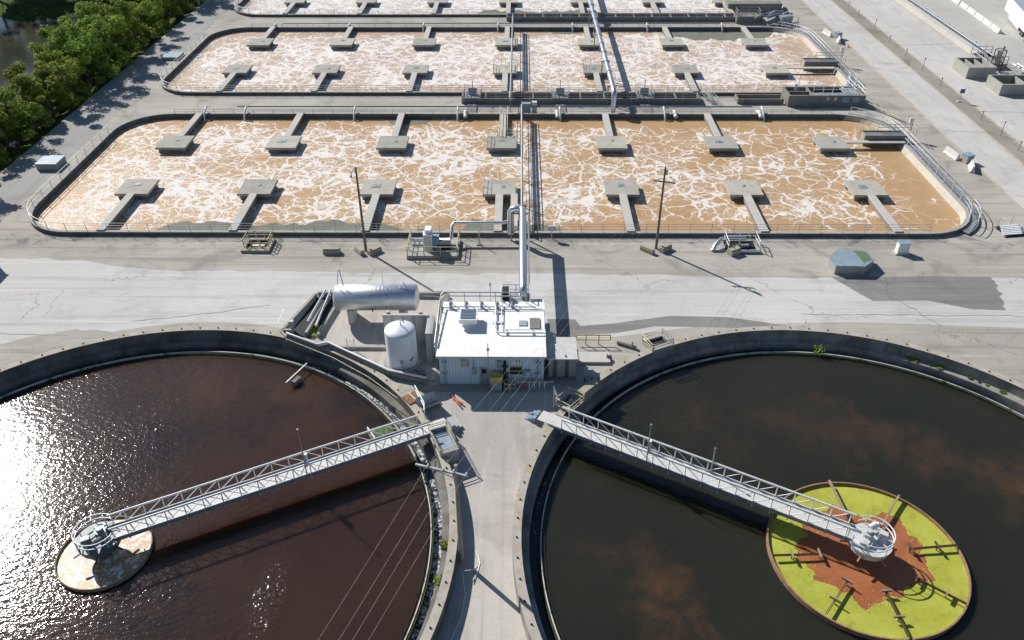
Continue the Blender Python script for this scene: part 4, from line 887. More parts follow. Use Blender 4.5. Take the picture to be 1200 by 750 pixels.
for k in range(6): m.obox(60.75 + .42 * (k - 2.5) * .35, 88.4 + .42 * (k - 2.5), .15, 2.6, .26, .22, .32)
part('slats', m, 'rail_w', th); m = MB(); m.obox(60.7, 88.4, .15, 2.5, 2.5, -.05, .2); part('base', m, 'dark', th)
for p_, q_ in (((59.2, 89.0, 0), (59.4, 89.2, 1.5)), ((61.5, 90.1, 0), (61.7, 90.3, 1.4))): m = MB(); m.tube(p_, q_, .05, 6); part('stake', m, 'cream', th)
def vaultbox(x0, x1, y0, y1, h, label):
    th = thing('utility_vault', label, 'vault', (x0, y0, 0)); m = MB(); m.box(x0, x1, y0, y1, -.05, h); part('wall', m, 'conc', th); m = MB(); m.box(x0 - .06, x1 + .06, y0 - .06, y1 + .06, h + .004, h + .1); part('lid', m, 'lid', th)
    m = MB(); m.box((x0 + x1) / 2 - .03, (x0 + x1) / 2 + .03, y0, y1, h + .102, h + .13); part('seam', m, 'galv', th)
vaultbox(-68.7, -65.8, 105.4, 108.3, .9, 'boxy vault with pale blue lid beside the nearest basin'); vaultbox(-68.3, -65.1, 153.6, 156.9, .5, 'low vault with pale blue lid beside the middle basin')

# ------------------------------------------------------------------ white building
th = thing('pump_house', 'white flat roofed pump house with door between the tanks', 'building', (-2.6, 63, 0)); BH = th
m = MB(); m.box(-7.5, 2.3, 58.95, 67.4, -.2, 3.3); part('wall', m, 'siding', th)
m = MB(); m.prism([(-7.72, 58.72), (2.5, 58.72), (2.5, 67.65), (-7.72, 67.65)], 3.302, 3.5); rf = part('roof', m, 'roof', th)
m = MB(); m.box(-7.74, 2.52, 58.66, 58.718, 3.28, 3.52); part('gutter', m, 'roof_g', rf)
m = MB()
m.box(-5.6, -4.3, 63.4, 64.8, 3.502, 4.05); part('vent_base', m, 'white', rf)
m = MB(); m.box(-5.85, -4.1, 63.1, 65.0, 4.052, 4.5); vent = part('roof_vent', m, 'white', th)
m = MB()
for k in range(7): m.box(-5.7, -4.25, 63.3 + k * .24, 63.4 + k * .24, 4.502, 4.58)
part('louvre', m, 'pipe_b', vent)
m = MB(); m.box(-.05, .75, 63.5, 64.3, 3.502, 3.6); part('roof_hatch', m, 'mech', th)
m = MB(); m.box(1.0, 2.0, 63.0, 64.7, 3.502, 3.62); part('roof_mat', m, 'conc_d', th)
m = MB()
for zz in (4.3, 4.75):
    m.path([(-7.95, 60.2, zz - .9), (-7.95, 66.9, zz - .5), (-7.8, 67.3, zz), (-7.5, 67.5, zz), (.8, 67.5, zz)], .07, 8)
for k in range(6): m.tube((-7.1 + k * 1.55, 67.5, 3.5), (-7.1 + k * 1.55, 67.5, 4.75), .05, 6)
for k in range(4): m.tube((-7.95, 60.4 + k * 1.9, 2.2), (-7.95, 60.4 + k * 1.9, 3.9 + .1 * k), .05, 6)
part('roof_pipes', m, 'galv', th)
for k in range(5):
    x = -6.9 + k * 1.55; m = MB(); m.tube((x, 66.6, 3.5), (x, 66.6, 4.0), .16, 10); m.tube((x, 66.6, 4.0), (x + .1, 66.6, 4.1), .2, 10); part('exhaust_stub', m, 'mech', th)
m = MB()
m.path([(-2.35, 67.0, 3.75), (-2.35, 62.6, 3.75), (-2.2, 62.3, 3.75), (-1.9, 62.1, 3.75), (2.3, 62.1, 3.75)], .08, 8); m.path([(-1.75, 67.0, 3.75), (-1.75, 62.6, 3.75)], .05, 6); m.path([(-1.6, 62.55, 3.75), (2.3, 62.55, 3.75)], .05, 6)
for y in (63.9, 65.6): m.beam((-2.6, y, 3.6), (-1.6, y, 3.6), .14, .16)
for x in (-1.2, 1.3): m.beam((x, 61.95, 3.6), (x, 62.7, 3.6), .14, .16)
part('roof_conduit', m, 'rail_w', th)
m = MB(); m.path([(-7.0, 66.2, 3.62), (-5.8, 66.0, 3.62), (.4, 66.15, 3.62), (2.2, 66.2, 3.62), (2.45, 66.0, 3.62), (2.45, 63, 3.62), (2.56, 62.6, 3.2), (2.56, 62.5, .4)], .05, 6); part('roof_cable', m, 'mech', th)
# back platform beneath the air pipe
pf = thing('pipe_platform', 'white railed platform behind the pump house under the silver pipe', 'platform', (-.5, 68.3, 0))
m = MB(); m.box(-1.9, 1.1, 67.7, 69.5, 3.2, 3.3); part('deck', m, 'galv', pf)
for x, y in ((-1.8, 69.4), (1.0, 69.4)):
    m = MB(); m.beam((x, y, 0), (x, y, 3.2), .15, .15); part('leg', m, 'galv', pf)
fence_box(-1.85, 1.05, 67.75, 69.45, 3.3, 1.1, 'rail_w', pf, posts=2, sides='blr')
m = MB(); m.box(-1.75, -1.1, 68.2, 69.0, 3.302, 4.5); part('filter_box', m, 'dark', pf)
m = MB(); m.box(1.15, 2.45, 67.7, 68.9, 2.6, 3.0); m.box(1.3, 1.45, 68.0, 68.2, 3.002, 3.4); part('side_box', m, 'white', pf)
# front face details
yf = 58.93
def wallbox(name, x0, x1, z0, z1, d, mat, parent=None): m = MB(); m.box(x0, x1, yf - d, yf + .004, z0, z1); return part(name, m, mat, parent or th)
wallbox('window', -5.45, -4.7, 2.15, 3.1, .08, 'mech')
f_ = wallbox('door', -3.72, -2.95, 0, 2.1, .06, 'mech'); wallbox('window_pane', -3.55, -3.12, 1.35, 1.9, .075, 'dark', f_); wallbox('handle', -3.68, -3.62, .95, 1.1, .12, 'galv', f_)
for x in (-7.0, 1.75):
    m = MB(); m.beam((x, yf - .12, 0), (x, yf - .12, 3.0), .22, .1); m.beam((x - .3, yf - .14, 1.4), (x + .3, yf - .14, 1.4), .1, .1); m.beam((x - .22, yf - .14, 2.7), (x + .22, yf - .14, 2.7), .1, .1); part('downpipe', m, 'mech', th)
wallbox('meter_box', -4.45, -4.05, 1.3, 2.0, .18, 'mech'); m = MB(); m.tube((-4.25, yf - .08, 2.0), (-4.25, yf - .08, 2.9), .05, 6); part('conduit', m, 'mech', th)
wallbox('switch_box', -2.1, -1.7, 2.1, 2.9, .15, 'lid'); 
m = MB(); m.tube((-1.35, yf - .2, .4), (-1.35, yf - .2, 2.9), .14, 8); m.beam((-1.65, yf - .2, 2.3), (-1.05, yf - .2, 2.3), .1, .12); m.beam((-1.65, yf - .2, 1.5), (-1.05, yf - .2, 1.5), .1, .12); m.tube((-1.6, yf - .2, 0), (-1.6, yf - .2, 1.5), .05, 6); m.tube((-1.1, yf - .2, 0), (-1.1, yf - .2, 1.5), .05, 6); part('standpipe', m, 'dark', th)
o = wallbox('window', -.95, .35, 1.2, 2.2, .06, 'cream'); wallbox('window_pane', -.88, .28, 1.72, 2.12, .075, 'dark', o); wallbox('window_pane', -.88, .28, 1.28, 1.62, .075, 'dark', o)
wallbox('control_panel', .35, 1.1, 1.2, 1.8, .22, 'mech'); wallbox('number_sheet', .6, .85, 1.35, 1.55, .235, 'white')
s_ = wallbox('number_sign', -.48, .14, 2.5, 3.04, .03, 'white'); part('lettering', text_mb('93', .56, (-.17, yf - .034, 2.77), (1, 0, 0), (0, 0, 1)), 'ink', s_)
m = MB(); m.tube((-2.9, yf - .2, 2.4), (-2.9, yf - .2, 5.0), .04, 6); m.tube((-2.9, yf - .2, 4.2), (-2.9, yf - .2, 4.45), .13, 8); part('antenna', m, 'mech', th)
m = MB(); m.tube((-3.0, 68.9, 0), (-3.0, 68.9, 4.6), .04, 6); m.tube((-3.0, 68.9, 4.6), (-3.0, 68.9, 5.0), .1, 8); solo('vent_post', m, 'galv', 'thin post with white cap behind the pump house roof', 'post', (-3, 68.9, 0))
# in front of the building
o = thing('guard_stand', 'yellow topped grey cabinet beside the pump house door', 'cabinet', (-2.2, 58.2, 0))
m = MB(); m.box(-2.65, -1.65, 57.9, 58.7, 0, 1.25); part('body', m, 'mech', o); m = MB(); m.box(-2.75, -1.55, 57.75, 58.75, 1.255, 1.75); part('hood', m, 'yellow', o)
o = thing('work_stand', 'small cream metal stand right of the yellow topped cabinet', 'stand', (-.9, 58.2, 0))
fence_box(-1.4, -.4, 57.8, 58.5, 0, .9, 'cream', o, 'frame', 2)
o = thing('pipe_manifold', 'row of striped red and white valves along the pump house wall', 'valves', (1.2, 58.3, 0))
m = MB(); m.beam((-.2, 58.4, .75), (3.2, 58.4, .75), .12, .12); part('header', m, 'cream', o)
for k in range(9): m = MB(); m.tube((.7 + k * .24, 58.35, 0), (.7 + k * .24, 58.35, .72), .075, 8); part('valve_stem', m, 'white' if k % 2 else 'blue', o)
m = MB(); m.box(.4, .62, 58.2, 58.5, 0, .7); part('end_post', m, 'orange', o)
o = thing('flag', 'small white flag on a thin pole before the shed', 'flag', (3.15, 55.6, 0))
m = MB(); m.tube((3.15, 55.6, 0), (3.1, 55.6, 2.6), .025, 6); part('pole', m, 'rail_w', o); m = MB(); m.add([(3.1, 55.6, 2.6), (3.35, 55.5, 1.9), (3.55, 55.55, 1.4), (3.2, 55.6, 1.55)], [(0, 1, 2, 3)]); m.add([(3.1, 55.62, 2.6), (3.35, 55.52, 1.9), (3.55, 55.57, 1.4), (3.2, 55.62, 1.55)], [(3, 2, 1, 0)]); part('cloth', m, 'white', o)
# shed
o = thing('shed', 'weathered board shed with pale flat roof right of the pump house', 'shed', (4.1, 61, 0))
m = MB(); m.box(2.75, 5.35, 59.75, 62.8, -.1, 2.45); part('wall', m, 'boards', o); m = MB(); m.box(2.62, 5.48, 59.55, 63.0, 2.455, 2.56); r2 = part('roof', m, 'roof_g', o)
m = MB(); m.box(3.2, 3.3, 59.9, 60.1, 2.562, 2.68); m.box(4.3, 4.4, 59.9, 60.1, 2.562, 2.68); part('roof_peg', m, 'dark', r2); m = MB(); m.box(2.7, 5.4, 59.5, 59.74, -.05, .25); part('sill', m, 'conc_d', o)
m = MB(); m.box(2.62, 3.3, 63.02, 63.9, 1.6, 2.5); part('lean_to', m, 'roof_g', o)
m = MB(); m.box(2.6, 3.05, 64.2, 66.2, 0, 1.9); solo('gas_cabinet', m, 'mech', 'grey wall cabinet on the right side of the pump house', 'cabinet', (2.8, 65, 0))
o = thing('handrail', 'yellow handrail standing on the pavement right of the shed', 'railing', (7.2, 65.2, 0))
m = MB(); m.path([(5.7, 65.2, 1.15), (9.1, 65.2, 1.15), (9.15, 65.2, 1.1), (9.15, 65.2, .6), (9.1, 65.2, .55), (5.7, 65.2, .55), (5.7, 65.2, 1.1)], .06, 6); part('rail', m, 'yellow', o)
for x in (6.7, 8.0): m = MB(); m.tube((x, 65.2, 0), (x, 65.2, 1.15), .06, 6); part('post', m, 'yellow', o)
m = MB(); m.box(5.9, 8.9, 62.0, 63.6, -.05, .28); m.box(8.55, 8.7, 62.7, 63.2, .282, .7); solo('loading_slab', m, 'conc_l', 'pale concrete slab right of the shed', 'slab', (7.4, 62.8, 0))
m = MB(); m.tube((9.9, 65.3, .2), (11.7, 64.4, .2), .2, 10); m.tube((11.3, 64.6, .3), (11.3, 64.6, .8), .08, 6); solo('capped_pipe', m, 'conc_d', 'dark capped pipe stub lying between shed and railed pit', 'pipe', (10.8, 64.9, 0))
o = thing('meter_cabinet', 'grey cabinet on legs beside the dark tank wall', 'cabinet', (6.6, 59.6, 0)); m = MB(); m.box(6.1, 7.0, 59.3, 59.7, .5, 1.5); part('body', m, 'mech', o); m = MB(); m.box(6.15, 6.25, 59.35, 59.45, 0, .5); part('leg', m, 'dark', o); m = MB(); m.box(6.85, 6.95, 59.35, 59.45, 0, .5); part('leg', m, 'dark', o)
m = MB(); m.obox(6.4, 57.7, .84, 2.1, .8, -.1, .75); m.obox(6.4, 57.7, .84, 2.0, .7, .752, .8); solo('concrete_block', m, 'cream_block', 'long concrete block against the dark tank by the shed', 'block', (6.4, 57.7, 0))
def hopper(cx, cy, a, lx, ly, z, mat, label, railmat, hr=.9, floor='dark'):
    o = thing('hopper', label, 'pit', (cx, cy, gz(cx, cy))); g0 = gz(cx, cy) - .1; ux, uy = cos(a), sin(a)
    q = lambda i, j: (cx + ux * i - uy * j, cy + uy * i + ux * j); m = MB(); t = .16
    for i, j, w, h in ((lx / 2 - t / 2, 0, t, ly), (-lx / 2 + t / 2, 0, t, ly)): m.obox(*q(i, j), a, w, h, g0, z)
    for j in (ly / 2 - t / 2, -ly / 2 + t / 2): m.obox(*q(0, j), a, lx - 2 * t - .004, t, g0, z)
    part('wall', m, mat, o); m = MB(); m.obox(cx, cy, a, lx - 2 * t, ly - 2 * t, g0, max(g0 + .25, .29 if floor == 'lid' else -9)); part('floor', m, floor, o)
    m = MB(); cs = [q(i * lx / 2, j * ly / 2) for i, j in ((-1, -1), (1, -1), (1, 1), (-1, 1), (-1, -1))]
    for zz in (.5, 1.0): m.path([(*c, z + hr * zz) for c in cs], .045, 6)
    for c in cs[:4]: m.tube((*c, z - .02), (*c, z + hr), .05, 6)
    part('railing', m, railmat, o); return o
hopper(-6.55, 50.85, R(-67), 3.3, 1.65, .62, 'conc', 'railed steel hopper with grey floor beside the left tank', 'cream', .45, 'lid')
hopper(4.65, 55.9, R(50), 2.1, 1.7, .35, 'conc_d', 'railed pit on the dark tank rim near the flag', 'cream', .8)
hopper(13.9, 65.0, R(25), 2.4, 1.9, .4, 'conc', 'railed pit on the dark tank rim below the grey patch', 'cream', .7)
# pieces by the left bridge head
o = thing('half_drum', 'grey half barrel trough lying beside the left bridge head', 'trough', (-8.3, 55.9, 0))
m = MB(); m.lathe([(.0, 0)] and [(.75, 0), (.75, 1.9)], 0, 0, 20, True, 0, pi); mm = MB()
aa = R(32); mm.add([(-8.3 + (v[2] - .95) * cos(aa) - v[0] * sin(aa), 55.8 + (v[2] - .95) * sin(aa) + v[0] * cos(aa), .8 - v[1]) for v in m.v], m.f, True)
mm.add([(p[0], p[1], p[2] + .03) for p in mm.v[:]], [tuple(reversed(f)) for f in m.f], True); part('shell', mm, 'mech', o)
m = MB(); m.obox(-8.3, 55.8, aa, 1.8, 1.0, -.05, .12); part('foot', m, 'conc_d', o)
o = thing('valve_box', 'rusty railed valve box beside the left bridge head', 'box', (-9.9, 56.6, 0))
m = MB(); m.obox(-9.9, 56.6, R(40), 1.5, 1.3, -.1, .35); part('body', m, 'rust', o); m = MB(); m.obox(-9.9, 56.6, R(40), .12, 1.2, .352, .5); part('handle', m, 'cream', o)
m = MB()
for zz in (.6, 1.1): m.path([(-9.7, 57.4, zz), (-8.6, 55.0, zz), (-8.5, 54.0, zz)], .05, 6)
for p in ((-9.7, 57.4), (-9.1, 56.1), (-8.6, 55.0), (-8.5, 54.0)): m.tube((*p, 0), (*p, 1.1), .05, 6)
part('railing', m, 'rail_w', o)
o = thing('barricade', 'fallen orange barricade on the shaded pavement before the pump house', 'barricade', (-5.7, 56.3, 0))
m = MB(); m.beam((-6.2, 56.8, .12), (-5.2, 56.0, .12), .16, .1); m.beam((-5.9, 56.4, .14), (-5.4, 55.7, .14), .12, .1); part('plank', m, 'orange', o); m = MB(); m.beam((-6.5, 57.3, .1), (-5.7, 56.5, .1), .1, .08); part('leg', m, 'red', o)
m = MB(); random.seed(4)
m.path([(-3.4, 37.6 + .0, -1.0), (-3.1, 38.4, -1.1), (-2.95, 39.2, -1.12), (-3.1, 39.9, -1.12), (-3.3, 40.4, -1.1)] , .035, 6); m.path([(-4.0, 38.0, -.4), (-3.4, 38.6, -1.1), (-3.1, 39.0, -1.12)], .035, 6); m.path([(-4.2, 38.0, -.5), (-3.95, 36.5, -1.1), (-4.1, 34.5, -1.12), (-5.3, 31.2, -1.12)], .035, 6)
solo('hose', m, 'rail_w', 'thin pale hose lying in the wall shadow on the lane', 'hose', (-3.4, 38, -1.1))
# tank fittings
o = thing('skimmer', 'small steel skimmer jutting from the back rim of the red tank', 'skimmer', (-22, 61.5, -1.5))
m = MB(); m.beam((-21.3, 63.2, -1.0), (-22.7, 60.2, -1.0), .1, .1); part('arm', m, 'rail_w', o); m = MB(); m.obox(-21.9, 60.9, R(65), 1.0, .5, -1.7, -1.1); part('box', m, 'conc_d', o); m = MB(); m.beam((-21.6, 61.0, -1.1), (-21.6, 61.0, -1.9), .2, .2); part('leg', m, 'beam', o)
o = thing('scum_box', 'green algae filled scum box beside the left bridge', 'box', (-12.6, 53.9, -1.6))
m = MB(); m.prism([(-13.8, 54.2), (-11.9, 55.1), (-11.4, 53.9), (-13.0, 53.0)], -1.8, -1.45); part('surface', m, 'greenscum', o); m = MB(); m.beam((-13.9, 54.3, -1.4), (-13.0, 52.9, -1.4), .1, .3); part('plate', m, 'rail_w', o)
random.seed(9)
def weed(x, y, z, r, h, label):
    m = MB()
    for _ in range(70):
        a = random.uniform(0, 6.28); rr = r * random.random() ** .5; zz = z + h * random.random(); cx, cy = x + rr * cos(a), y + rr * sin(a); s = .05 + .05 * random.random(); n = Vector((random.uniform(-1, 1), random.uniform(-1, 1), random.uniform(.2, 1))).normalized(); u = n.orthogonal().normalized() * s; w = n.cross(u)
        p = Vector((cx, cy, zz)); m.add([p - u - w, p + u - w, p + u + w, p - u + w], [(0, 1, 2, 3)])
    m.tube((x, y, z - .1), (x, y, z + h * .5), .02, 5); solo('weed_plant', m, 'leaf2', label, 'plant', (x, y, z))
weed(30.6, 65.7, -1.35, .55, .7, 'green bush growing on the back weir of the dark tank')
weed(TL[0] + 26.5 * cos(R(1)), TL[1] + 26.5 * sin(R(1)), -1.05, .5, .5, 'yellow green weed clump on the left tank ledge above the hose')
weed(TL[0] + 26.5 * cos(R(-6)), TL[1] + 26.5 * sin(R(-6)), -1.05, .45, .5, 'yellow green weed clump on the left tank ledge beside the hose')
for k in range(12):
    a = R(30 + k * 3 + random.uniform(-3, 3)); weed(TR[0] + 26.6 * cos(a), TR[1] + 26.6 * sin(a), -1.0, random.uniform(.1, .35), random.uniform(.06, .2), 'small weed tuft on the right part of the dark tank ledge'); C.objects[-1]['group'] = 'weed tufts on the tank ledge'

# ------------------------------------------------------------------ yard left of the building
o = thing('yard_wall', 'low concrete wall enclosing the tank yard beside the pump house', 'wall', (-16, 67, 0))
m = MB(); W_ = .3
m.strip([(-22.3, 73.6), (-24.4, 67.0)], W_, .75, -.2); m.strip([(-22.1, 73.7), (-7.9, 73.7)], W_, .8, -.2); m.strip([(-20.7, 73.4), (-21.9, 66.4)], .25, .7, -.2); m.strip([(-19.4, 73.4), (-20.6, 66.1)], .25, .7, -.2)
m.strip([(-24.4, 66.9), (-23.3, 66.9)], .25, .7, -.2); m.strip([(-24.6, 66.8), (-23.7, 65.7)], .2, .7, -.2); m.strip([(-19.2, 64.3), (-13.2, 64.3)], .3, .55, -.2); part('wall', m, 'conc', o)
m = MB(); m.prism([(-20.2, 66), (-18.9, 73.4), (-8, 73.4), (-8, 59.5), (-12.6, 60.2), (-19.2, 64.5)], -.1, .02); part('floor', m, 'lane', o)
m = MB(); m.prism([(-23.9, 66.2), (-22.2, 73.4), (-19.6, 73.4), (-20.9, 65.8)], -.1, .03); part('trench_floor', m, 'dark', o)
m = MB(); m.prism([(-21.75, 66.3), (-21.3, 68.2), (-20.4, 68.2), (-20.6, 66.2)], .031, .1); part('algae', m, 'moss', o)
o = thing('retaining_wall', 'pipe topped concrete wall between the tank yard and the red tank', 'wall', (-16, 62, 0))
pts = [(-23.7, 65.9), (-20.2, 64.0), (-19.2, 64.35), (-12.5, 60.0), (-8.8, 58.9)]
m = MB(); m.strip(pts, .28, .75, -.15); part('wall', m, 'conc_d', o); m = MB(); m.path([(*p, .78) for p in pts], .12, 8); part('top_pipe', m, 'rail_w', o)
m = MB(); m.path([(-23.6, 65.2, .55), (-18.3, 62.2, .55), (-14.3, 59.2, .55), (-11.2, 56.2, .55)], .04, 6)
for p in ((-23.6, 65.2), (-20.9, 63.7), (-18.3, 62.2), (-16.3, 60.7), (-14.3, 59.2), (-11.2, 56.2)): m.tube((*p, .15), (*p, .55), .04, 6)
part('railing', m, 'cream', o)
for k, (xa, xb, l) in enumerate(((-21.2, -21.9, 'left'), (-20.6, -20.9, 'right'))):
    m = MB(); m.tube((xa, 73.5, .95), (xb, 67.6 if k == 0 else 66.9, .95), .12, 10); solo('trench_pipe', m, 'alu', 'slim silver pipe lying over the trench, %s one of the pair' % l, 'pipe', (xa, 70, .9))
m = MB(); m.box(-23.6, -23.3, 67.0, 67.3, 0, .9); m.box(-23.7, -23.2, 66.95, 67.35, .9, 1.4); solo('valve_post', m, 'mech', 'small grey valve post at the corner of the trench', 'post', (-23.4, 67.1, 0))
# horizontal tank
o = thing('storage_tank', 'big horizontal silver tank on concrete saddles behind the yard', 'tank', (-14.9, 69.6, 0))
x0, x1, ty, tz, tr = -19.0, -10.7, 69.5, 2.75, 1.38
m = MB(); prof = [(0, -.32), (.6, -.27), (1.0, -.17), (1.25, -.06), (tr, .05)]; L = x1 - x0
prof = [(r, x) for r, x in prof] + [(tr, L - .05)] + [(r, L - x) for r, x in reversed(prof[:-1])]
lm_ = MB(); lm_.lathe(prof, 0, 0, 40); m.add([(x0 + v[2], ty + v[0], tz + v[1]) for v in lm_.v], lm_.f, True); part('shell', m, 'cladding', o)
for x in (-17.6, -12.2):
    m = MB(); m.box(x - .3, x + .3, ty - 1.0, ty + 1.0, -.1, tz - 1.1); part('saddle', m, 'conc_l', o)
for x in (-18.4, -12.0):
    m = MB(); m.path([(x - .3, ty - .3, tz + tr - .05), (x - .05, ty, tz + tr + 1.5 * (x < -15) + .5), (x + .1, ty, tz + tr + 1.5 * (x < -15) + .45), (x + .35, ty - .2, tz + tr - .05)], .06, 6); part('vent_pipe', m, 'rail_w', o)
m = MB(); m.tube((-14.0, ty, tz + tr), (-14.0, ty, tz + tr + 2.0), .02, 5); part('gauge_rod', m, 'galv', o)
lm_ = MB(); m = MB(); m.box(-15.5, -14.8, ty - 1.27, ty - 1.23, 2.05, 2.12); m.box(-15.2, -15.1, ty - 1.33, ty - 1.25, 1.8, 2.05); part('rust_mark', m, 'rust', o)
m = MB(); m.path([(-10.6, ty, 2.9), (-8.9, ty, 2.9), (-7.4, 69.0, 2.9)], .04, 6); part('outlet_pipe', m, 'galv', o)
# vertical tank
o = thing('storage_tank', 'upright white cylinder tank with domed top left of pump house', 'tank', (-11.4, 61.95, 0)); cx, cy = -11.4, 61.95
m = MB(); m.lathe([(1.85, -.1), (1.85, .42), (0.01, .42)], cx, cy, 32, False); part('base', m, 'conc', o)
m = MB(); m.lathe([(1.48, .42), (1.48, 4.15), (1.46, 4.22), (1.1, 4.42), (.6, 4.6), (0.01, 4.7)], cx, cy, 48); part('shell', m, 'tanksteel', o)
m = MB(); m.ring(1.48, 1.54, .42, .52, cx, cy, 48); part('band', m, 'mech', o)
m = MB(); m.path([(cx + .1, cy + .1, 4.65), (cx + .1, cy + .1, 5.2), (cx + .35, cy, 5.25), (cx + .5, cy, 5.0)], .06, 6); part('vent', m, 'galv', o)
m = MB(); m.path([(cx + .15, cy - 1.53, 1.35), (cx + .15, cy - 1.75, 1.3), (cx + .15, cy - 1.75, .3)], .05, 6); m.box(cx, cy and cx + .3, cy - 1.56, cy - 1.46, 1.25, 1.6); part('drain_valve', m, 'mech', o)
m = MB(); m.beam((cx + .95, cy - 1.17, 1.3), (cx + 1.2, cy - .92, 1.6), .05, .16); part('warning_mark', m, 'red', o)
for p_, q_ in (((-10.0, 60.7, .1), (-9.0, 60.2, .6)),): m = MB(); m.tube(p_, q_, .1, 8); part('outlet', m, 'pipe_b', o)
# panel wall
o = thing('panel_wall', 'tall grey panel wall standing behind and right of the white upright tank', 'wall', (-11, 64.8, 0))
m = MB(); m.box(-13.5, -9.1, 64.9, 65.12, -.1, 3.7); part('back_panel', m, 'panel', o); m = MB(); m.box(-9.05, -8.35, 62.1, 65.1, -.1, 3.6); part('side_panel', m, 'panel', o)
m = MB(); m.box(-13.55, -9.05, 64.85, 65.17, 3.702, 3.8); part('cap', m, 'conc_l', o)
for x in (-13.0, -9.8): m = MB(); m.box(x - .15, x + .15, 65.13, 65.5, -.1, 3.95); part('post', m, 'conc_l', o)
o = thing('ladder', 'short steel ladder down the yard step', 'ladder', (-16.9, 64.1, 0)); m = MB()
for x in (-17.2, -16.5): m.tube((x, 64.05, 0), (x, 64.1, 1.5), .04, 6)
for z in (.2, .5, .8, 1.1): m.tube((-17.2, 64.06, z), (-16.5, 64.06, z), .03, 6)
part('frame', m, 'rail_w', o)
m = MB(); m.box(-8.3, -7.6, 70.2, 72.5, 0, 1.2); solo('side_crate', m, 'conc_d', 'dark box in the gap behind the pump house corner', 'box', (-8, 71, 0))
m = MB(); m.box(-11.2, -8.9, 59.55, 59.75, -.1, .75); solo('low_wall', m, 'conc_d', 'brown low wall in front of the white upright tank', 'wall', (-10, 59.6, 0))

# ------------------------------------------------------------------ right side structures
def weir_box(x0, x1, y0, y1, label):
    o = thing('weir_box', label, 'weir', (x0, y0, 0))
    m = MB(); m.box(x0, x1, y0, y0 + .3, -.4, 1.35); m.box(x0, x1, y1 - .3, y1, -.4, 1.35); m.box(x1 - .3, x1, y0 + .3, y1 - .3, -.4, 1.35); part('wall', m, 'conc_d', o)
    m = MB(); m.box(x0 + .02, x0 + .25, y0 + .3, y1 - .3, -.4, 1.3); part('gate_plate', m, 'cream_block', o)
    m = MB(); m.box(x0 + .4, x1, y0 + .31, y1 - .31, 1.1, 1.2); part('grating', m, 'galv_d', o); fence_box(x0 + 2.5, x1 + 1.2, y0 + .15, y1 - .15, 1.35, 1.0, 'cream', o, posts=2, sides='br')
    m = MB(); m.tube((x1 + 1.0, y1, .2), (x1 + 1.0, y1, 3.0), .07, 6); m.box(x1 + .7, x1 + 1.3, y1 - .1, y1 + .1, 2.5, 3.3); part('actuator', m, 'white', o)
weir_box(51.6, 57.9, 114.9, 117.0, 'concrete weir box jutting into the right end of the nearest basin'); weir_box(52.2, 58.4, 148.8, 151.0, 'concrete weir box jutting into the right end of the middle basin')
o = thing('splitter_box', 'dark open concrete splitter box with stairs between nearest and middle basins', 'concrete box', (50, 131, 0))
m = MB(); X0, X1, Y0, Y1 = 44.2, 56.8, 130.0, 134.3
m.box(X0, X1, Y0, Y0 + .3, -.1, 1.9); m.box(X0, X1, Y1 - .3, Y1, -.1, 1.9); m.box(X1 - .3, X1, Y0 + .3, Y1 - .3, -.1, 1.9); m.box(X0, X0 + .3, Y0 + .3, Y1 - .3, -.1, 1.9); m.box(X0 + 3.8, X0 + 4.1, Y0 + .3, Y1 - .3, -.1, 1.895); m.box(X0 + .3, X0 + 3.8, 131.9, 132.1, -.1, 1.89); part('wall', m, 'conc_d', o)
m = MB(); m.box(X0 + .3, X1 - .3, Y0 + .3, Y1 - .3, .1, .5); part('floor', m, 'dark', o); m = MB(); m.box(X0 + 4.11, X1 - .31, Y0 + .31, 131.6, 1.7, 1.8); m.box(53.6, X1 - .31, 131.6, Y1 - .31, 1.7, 1.8); part('deck', m, 'mech', o)
m = MB()
for k in range(5):
    x = 48.6 + k * 1.6; m.tube((x, 131.6, 1.8), (x, 131.6, 2.9), .05, 6)
for z in (2.35, 2.9): m.tube((48.6, 131.6, z), (55.2, 131.6, z), .05, 6); m.tube((53.6, 131.6, z), (53.6, 134.0, z), .05, 6); m.tube((56.6, 130.1, z), (56.6, 134.2, z), .06, 6); m.tube((55.6, 131.6, z), (55.6, 136.2, z), .06, 6)
part('railing', m, 'rail_w', o)
for x in (53.0, 54.6): m = MB(); m.box(x, x + 1.2, Y0 - .12, Y0 - .003, .75, 1.65); part('panel', m, 'lid', o)
for x in (50.4, 51.6): m = MB(); m.box(x, x + .5, Y0 - .15, Y0 - .003, 1.1, 1.65); part('switch_box', m, 'roof_g', o)
m = MB(); m.tube((45.9, 131.5, 2.2), (45.9, 131.5, 4.8), .05, 6); m.tube((45.6, 131.7, 2.2), (45.6, 131.7, 3.2), .2, 8); part('gate_stem', m, 'galv', o)
m = MB(); m.beam((57.2, 129.8, .9), (60.9, 123.4, .35), .25, .12); m.beam((56.8, 129.6, 1.0), (60.5, 123.2, .45), .1, .1); solo('chute', m, 'cream', 'cream sloping chute from the splitter box to the walkway', 'chute', (59.5, 126, 0))
m = MB(); m.box(36.2, 36.4, 131.2, 133.6, 0, .9); m.box(36.4, 43.9, 131.2, 131.4, 0, .85); m.box(36.4, 43.9, 133.3, 133.5, 0, .85); solo('side_channel', m, 'conc_d', 'short open channel left of the splitter box', 'channel', (36, 132, 0))
random.seed(21)
o = thing('equipment_skid', 'cluttered dark pipes and pumps at the right of the farthest basin', 'machinery', (53, 178, 0))
m = MB(); m.box(46, 51, 177.6, 180.8, 0, 1.5); part('tank', m, 'conc_d', o)
